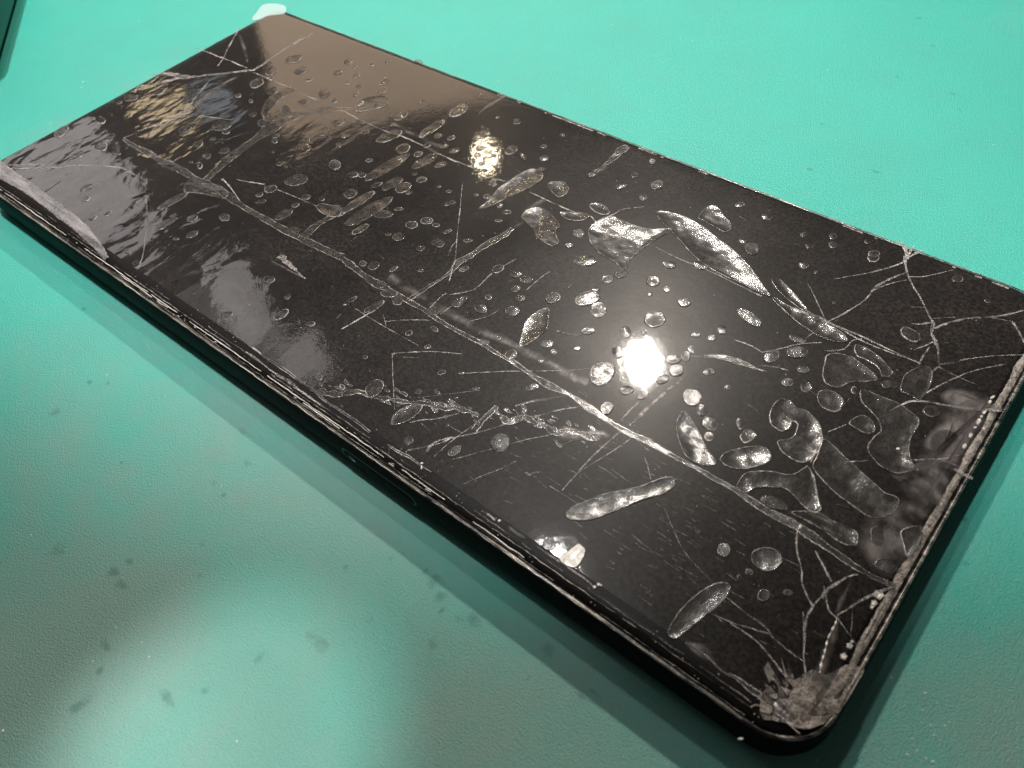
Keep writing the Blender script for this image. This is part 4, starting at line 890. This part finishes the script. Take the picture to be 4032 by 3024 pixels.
# crushed glass at the near corner and along the near short edge
def inside(p, x, y):
    c = False
    for i in range(len(p)):
        x0, y0 = p[i - 1]
        x1, y1 = p[i]
        if (y0 > y) != (y1 > y) and x < (x1 - x0) * (y - y0) / (y1 - y0) + x0:
            c = not c
    return c
def glass_top(x, y):
    """Height (mm, from the flat glass) of the cover glass near its rounded edge."""
    d = min(PL / 2 - abs(x), PW / 2 - abs(y))
    prof = [(0.3, -0.9), (0.5, -0.8), (0.65, -0.58), (1.0, -0.36), (1.6, -0.17), (2.4, -0.05), (3.4, 0.0)]
    if d <= prof[0][0]:
        return prof[0][1]
    for (a, za), (b, zb) in zip(prof, prof[1:]):
        if d <= b:
            return za + (zb - za) * (d - a) / (b - a)
    return 0.0
rnd = random.Random(11)
cp = rows(CRUSH)
cps = spline([tuple(q) for q in cp], 3, True)
bm = bmesh.new()
vs = [bm.verts.new((x * MM, y * MM, H + (glass_top(x, y) + 0.07) * MM)) for x, y in cps]
bm.faces.new(vs)
bmesh.ops.triangulate(bm, faces=bm.faces[:])
bmesh.ops.subdivide_edges(bm, edges=bm.edges[:], cuts=3, use_grid_fill=True)
bmesh.ops.triangulate(bm, faces=bm.faces[:])
for q in bm.verts:
    x, y = q.co.x / MM, q.co.y / MM
    q.co.z = H + (glass_top(x, y) + 0.07 + 0.04 * noise.noise(Vector((x * 1.6, y * 1.6, 3))) + 0.03 * noise.noise(Vector((x * 5, y * 5, 1)))) * MM
me = bpy.data.meshes.new("crushed_glass")
bm.to_mesh(me)
bm.free()
me.materials.append(M['crush'])
o = bpy.data.objects.new("crushed_glass", me)
COL.objects.link(o)
o.parent = glass
def shard(x, y, size, rot, m, parent, zoff=0.1, name="glass_shard", stretch=1.0):
    x = min(x, PL / 2 - 1.1 - 0.3 * rnd.random())
    y = max(y, -PW / 2 + 0.9)
    n = rnd.choice((3, 4, 5))
    pts = []
    for i in range(n):
        t = rot + 2 * math.pi * i / n + rnd.uniform(-.3, .3)
        k = size * rnd.uniform(0.6, 1.2)
        pts.append((k * math.cos(t) * stretch, k * math.sin(t)))
    c, s = math.cos(rot), math.sin(rot)
    pts = [(c * a - s * b, s * a + c * b) for a, b in pts]
    tx, ty = rnd.uniform(-.16, .16), rnd.uniform(-.16, .16)
    z0 = glass_top(x, y) + zoff
    v = [((x + a) * MM, (y + b) * MM, H + (z0 + a * tx + b * ty + 0.03) * MM) for a, b in pts]
    v += [((x + a * 1.05) * MM, (y + b * 1.05) * MM, H + (z0 - 0.08) * MM) for a, b in pts]
    f = [tuple(range(n))] + [(i, n + i, n + (i + 1) % n, (i + 1) % n) for i in range(n)]
    return link(name, v, f, [m], parent, smooth=False)
xs, ys = [q[0] for q in cps], [q[1] for q in cps]
# the impact corner: a fan of flat glass shards, ring by ring, with open gaps between them
icx, icy = PL / 2 - 2.6, -PW / 2 + 2.6
RINGS = [0.5, 1.1, 1.8, 2.6, 3.5, 4.5, 5.7]
NA = 11
grid = []
for ri, r in enumerate(RINGS):
    row = []
    for ai in range(NA + 1):
        a = math.radians(60 + 150 * ai / NA + rnd.uniform(-4, 4))
        rr = r * rnd.uniform(0.86, 1.14)
        row.append((icx + rr * math.cos(a), icy + rr * math.sin(a)))
    grid.append(row)
for ri in range(len(RINGS) - 1):
    for ai in range(NA):
        if rnd.random() < (0.05, 0.05, 0.10, 0.25, 0.50, 0.72)[ri]:
            continue
        q = [grid[ri][ai], grid[ri + 1][ai], grid[ri + 1][ai + 1], grid[ri][ai + 1]]
        q = [(min(x, PL / 2 - 0.75), max(y, -PW / 2 + 0.75)) for x, y in q]
        mx, my = sum(p[0] for p in q) / 4, sum(p[1] for p in q) / 4
        ax_, ay_ = PL / 2 - 7.0, -PW / 2 + 7.0
        if mx > ax_ and my < ay_ and math.hypot(mx - ax_, my - ay_) > 6.0:
            continue
        tx, ty = rnd.gauss(0, 0.07), rnd.gauss(0, 0.07)
        g = rnd.uniform(0.78, 0.93)
        top, bot = [], []
        for x, y in q:
            dx, dy = (x - mx) * g, (y - my) * g
            z0 = glass_top(mx + dx, my + dy)
            top.append(((mx + dx) * MM, (my + dy) * MM, H + (z0 + 0.13 + dx * tx + dy * ty) * MM))
            bot.append(((mx + dx * 1.08) * MM, (my + dy * 1.08) * MM, H + (z0 + 0.01) * MM))
        f = [(0, 1, 2, 3)] + [(c, 4 + c, 4 + (c + 1) % 4, (c + 1) % 4) for c in range(4)]
        link("glass_shard", top + bot, f, [M['shard'] if rnd.random() < 0.8 else M['crack'], M['rim']], glass, [0, 1, 1, 1, 1], smooth=False)
for band in CHIP_BANDS.strip().split('\n'):
    path = spline([tuple(q) for q in rows(band)], 14, False)
    v, f = [], []
    for i, (x, y, w) in enumerate(path):
        x -= 0.45
        w *= 0.9
        for c in range(5):
            e = (c / 4 - 0.5) * w * (1 + 0.35 * noise.noise(Vector((i * 0.5, c, 2))))
            xx = min(x + e * 0.9, PL / 2 - 0.75)
            v.append((xx * MM, (y + e * 0.4) * MM, H + (glass_top(xx, y) + (0.02 if c in (0, 4) else 0.07 + 0.10 * noise.noise(Vector((i * 0.7, c * 1.3, 4))))) * MM))
        if i:
            k = 5 * i
            f += [(k - 5 + c, k - 4 + c, k + 1 + c, k + c) for c in range(4)]
    link("crushed_glass", v, f, [M['crush']], glass, smooth=False)
    for x, y, w in path[::2]:
        if rnd.random() < 0.7:
            shard(x - 0.4 + rnd.uniform(-.5, .5) * w, y + rnd.uniform(-.3, .3), rnd.uniform(0.12, 0.26), 1.45 + rnd.uniform(-.25, .25), M['crush'] if rnd.random() < 0.8 else M['bright'], glass, 0.06, stretch=1.8)
v, f = [], []
for i in range(150):
    y = -PW / 2 + 8 + i * (PW - 18) / 149
    on = 0.5 + 0.5 * noise.noise(Vector((y * 0.25, 3, 8)))
    for c in range(4):
        d = 0.72 + c * (0.16 + 0.22 * on) + 0.12 * noise.noise(Vector((y * 1.5, c * 2.0, 6)))
        v.append(((PL / 2 - d) * MM, y * MM, H + (glass_top(PL / 2 - d, y) + (0.01 if c in (0, 3) else 0.06 + 0.08 * noise.noise(Vector((y * 3, c, 1))))) * MM))
    if i:
        k = 4 * i
        f += [(k - 4 + c, k + c, k + 1 + c, k - 3 + c) for c in range(3)]
link("crushed_glass", v, f, [M['crush']], glass, smooth=False)
# splinters that radiate from the crushed corner
ccx, ccy = PL / 2 - 3.0, -PW / 2 + 3.2
for i in range(40):
    a = math.radians(rnd.uniform(85, 185))
    r0 = rnd.uniform(1.6, 3.9)
    l = rnd.choice((0.4, 0.7, 1.0, 2.2)) * rnd.uniform(0.7, 1.3)
    wd = rnd.uniform(0.04, 0.15)
    c, s = math.cos(a), math.sin(a)
    bx, by = ccx + c * r0, ccy + s * r0
    if abs(bx) > PL / 2 - 1 or abs(by) > PW / 2 - 1:
        continue
    z0 = H + (glass_top(bx, by) + 0.1) * MM
    v = [((bx - s * wd) * MM, (by + c * wd) * MM, z0), ((bx + s * wd) * MM, (by - c * wd) * MM, z0), ((bx + c * l) * MM, (by + s * l) * MM, z0 + 0.02 * MM), ((bx + c * l * 0.3) * MM, (by + s * l * 0.3) * MM, z0 + rnd.uniform(0.06, 0.16) * MM)]
    link("glass_splinter", v, [(0, 1, 3), (1, 2, 3), (2, 0, 3)], [M['crush'] if rnd.random() < 0.6 else M['crack']], glass, smooth=False)
for r in rows(BEADS):
    cx, cy, ux_, uy_, vx_, vy_ = r
    cx = min(cx, PL / 2 - 2.1)
    seed += 1
    n = 5
    zt = max(glass_top(cx, cy), -0.5) + 0.08
    v = []
    for sc, z in ((1.0, -0.05), (0.9, 0.04), (0.5, 0.07)):
        for i in range(n):
            t = 2 * math.pi * i / n
            g = sc * (1 + 0.15 * noise.noise(Vector((math.cos(t) * 2, math.sin(t) * 2, seed))))
            v.append(((cx + g * (math.cos(t) * ux_ + math.sin(t) * vx_)) * MM, (cy + g * (math.cos(t) * uy_ + math.sin(t) * vy_)) * MM, H + (zt + z) * MM))
    f = []
    for q in range(2):
        f += [(q * n + i, q * n + (i + 1) % n, (q + 1) * n + (i + 1) % n, (q + 1) * n + i) for i in range(n)]
    f.append(tuple(range(2 * n, 3 * n)))
    link("glass_chip", v, f, [M['bright']], glass, smooth=False)

# bright lines along the edges: chips, and lamp reflections painted as pale strips
def edge_line(side, d, z, t0, t1, w, m, seedv, gap=0.3, parent=glass, step=0.45):
    """A jagged strip that follows one edge at inset d (mm); side 'near', 'far' (long edges), 'right', 'left' (short ones)."""
    v, f = [], []
    n = int((t1 - t0) / step)
    prev = False
    for i in range(n + 1):
        t = t0 + (t1 - t0) * i / n
        g = noise.noise(Vector((t * 0.16, seedv, 0.3))) * 0.75 + noise.noise(Vector((t * 0.9, seedv, 5))) * 0.35
        on = g > gap - 0.45
        ww = w * max(0.25, 0.75 + g)
        dd = d + 0.10 * noise.noise(Vector((t * 0.8, seedv, 9))) + 0.05 * noise.noise(Vector((t * 3.3, seedv, 2)))
        for s in (-1, 0, 1):
            e = dd + s * ww / 2
            zz = z + (0.05 if s == 0 else -0.01)
            if side == 'near':
                p = (t, -PW / 2 + e)
            elif side == 'far':
                p = (t, PW / 2 - e)
            elif side == 'right':
                p = (PL / 2 - e, t)
            else:
                p = (-PL / 2 + e, t)
            v.append((p[0] * MM, p[1] * MM, H + zz * MM))
        if i and on and prev:
            k = 3 * i
            f += [(k - 3, k - 2, k + 1, k), (k - 2, k - 1, k + 2, k + 1)]
        prev = on
    return link("edge_glint_chip", v, f, [m], parent)
xa, xb = -PL / 2 + 5, PL / 2 - 7
edge_line('near', 0.06, -0.74, xa, xb, 0.10, M['bright'], 1.5, -0.05)
edge_line('near', 0.55, -0.64, xa, xb, 0.10, M['crack'], 2.5, 0.12)
edge_line('near', 0.95, -0.34, xa, xb - 40, 0.13, M['bright'], 3.5, 0.25)
edge_line('near', 1.35, -0.19, xa, xb, 0.14, M['rim'], 4.5, 0.05)
edge_line('near', 1.85, -0.08, xa + 20, xb, 0.10, M['crack'], 5.5, 0.30)
edge_line('near', 0.75, -0.48, xa + 40, xb - 25, 0.12, M['bright'], 8.5, 0.55)
edge_line('far', 0.2, -0.72, xa, xb, 0.10, M['crack'], 6.5, 0.5)
edge_line('far', 1.5, -0.15, xa + 40, xb, 0.30, M['crack'], 7.5, 0.62)
edge_line('near', 2.35, -0.04, xa + 45, xb, 0.30, M['haze'], 11.5, -0.2)
edge_line('far', 0.9, -0.40, xa, xb, 0.35, M['pocket'], 13.5, 0.1)
edge_line('right', 0.1, -0.74, -PW / 2 + 7, PW / 2 - 7, 0.13, M['lip'], 9.5, 0.2)
edge_line('left', 0.1, -0.74, -PW / 2 + 5, PW / 2 - 5, 0.07, M['crack'], 10.5, 0.5)

# fine scratches and glass crumbs: nobody could count them
rnd = random.Random(23)
v, f = [], []
def scratch(x, y, l, a, w):
    c, s = math.cos(a), math.sin(a)
    o = len(v)
    for t in (-0.5, 0.5):
        for q in (-0.5, 0.5):
            v.append(((x + c * l * t - s * w * q) * MM, (y + s * l * t + c * w * q) * MM, ZFILM + 0.006 * MM))
    f.append((o, o + 2, o + 3, o + 1))
def film_ok(x, y):
    return abs(x) < PL / 2 - 3 and abs(y) < PW / 2 - 3.5
for _ in range(240):
    x, y = rnd.gauss(54, 11), rnd.gauss(-23, 7)
    if film_ok(x, y):
        scratch(x, y, rnd.uniform(0.4, 2.0), rnd.gauss(0.05, 0.12), rnd.uniform(0.02, 0.045))
for _ in range(90):
    x, y = rnd.uniform(-75, 78), rnd.uniform(-33, 33)
    scratch(x, y, rnd.uniform(0.4, 2.2), rnd.choice((rnd.gauss(0.0, 0.25), rnd.gauss(1.5, 0.3), rnd.uniform(0, 3.1))), rnd.uniform(0.02, 0.04))
sc = link("fine_scratches", v, f, [M['crack']], film)
sc['kind'] = 'stuff'
v, f = [], []
for _ in range(330):
    if rnd.random() < 0.45:
        x, y = rnd.uniform(-80, 78), -PW / 2 + abs(rnd.gauss(0, 1.6)) + 0.4
    else:
        x, y = rnd.uniform(-78, 78), rnd.uniform(-34, 34)
    r = rnd.uniform(0.03, 0.085)
    z0 = glass_top(x, y) + 0.06
    o = len(v)
    for i in range(4):
        t = rnd.uniform(0, 1) + i * math.pi / 2
        v.append(((x + r * math.cos(t)) * MM, (y + r * math.sin(t) * 1.4) * MM, H + z0 * MM))
    v.append((x * MM, y * MM, H + (z0 + r) * MM))
    f += [(o + i, o + (i + 1) % 4, o + 4) for i in range(4)]
cr = link("glass_crumbs", v, f, [M['bright']], glass, smooth=False)
cr['kind'] = 'stuff'
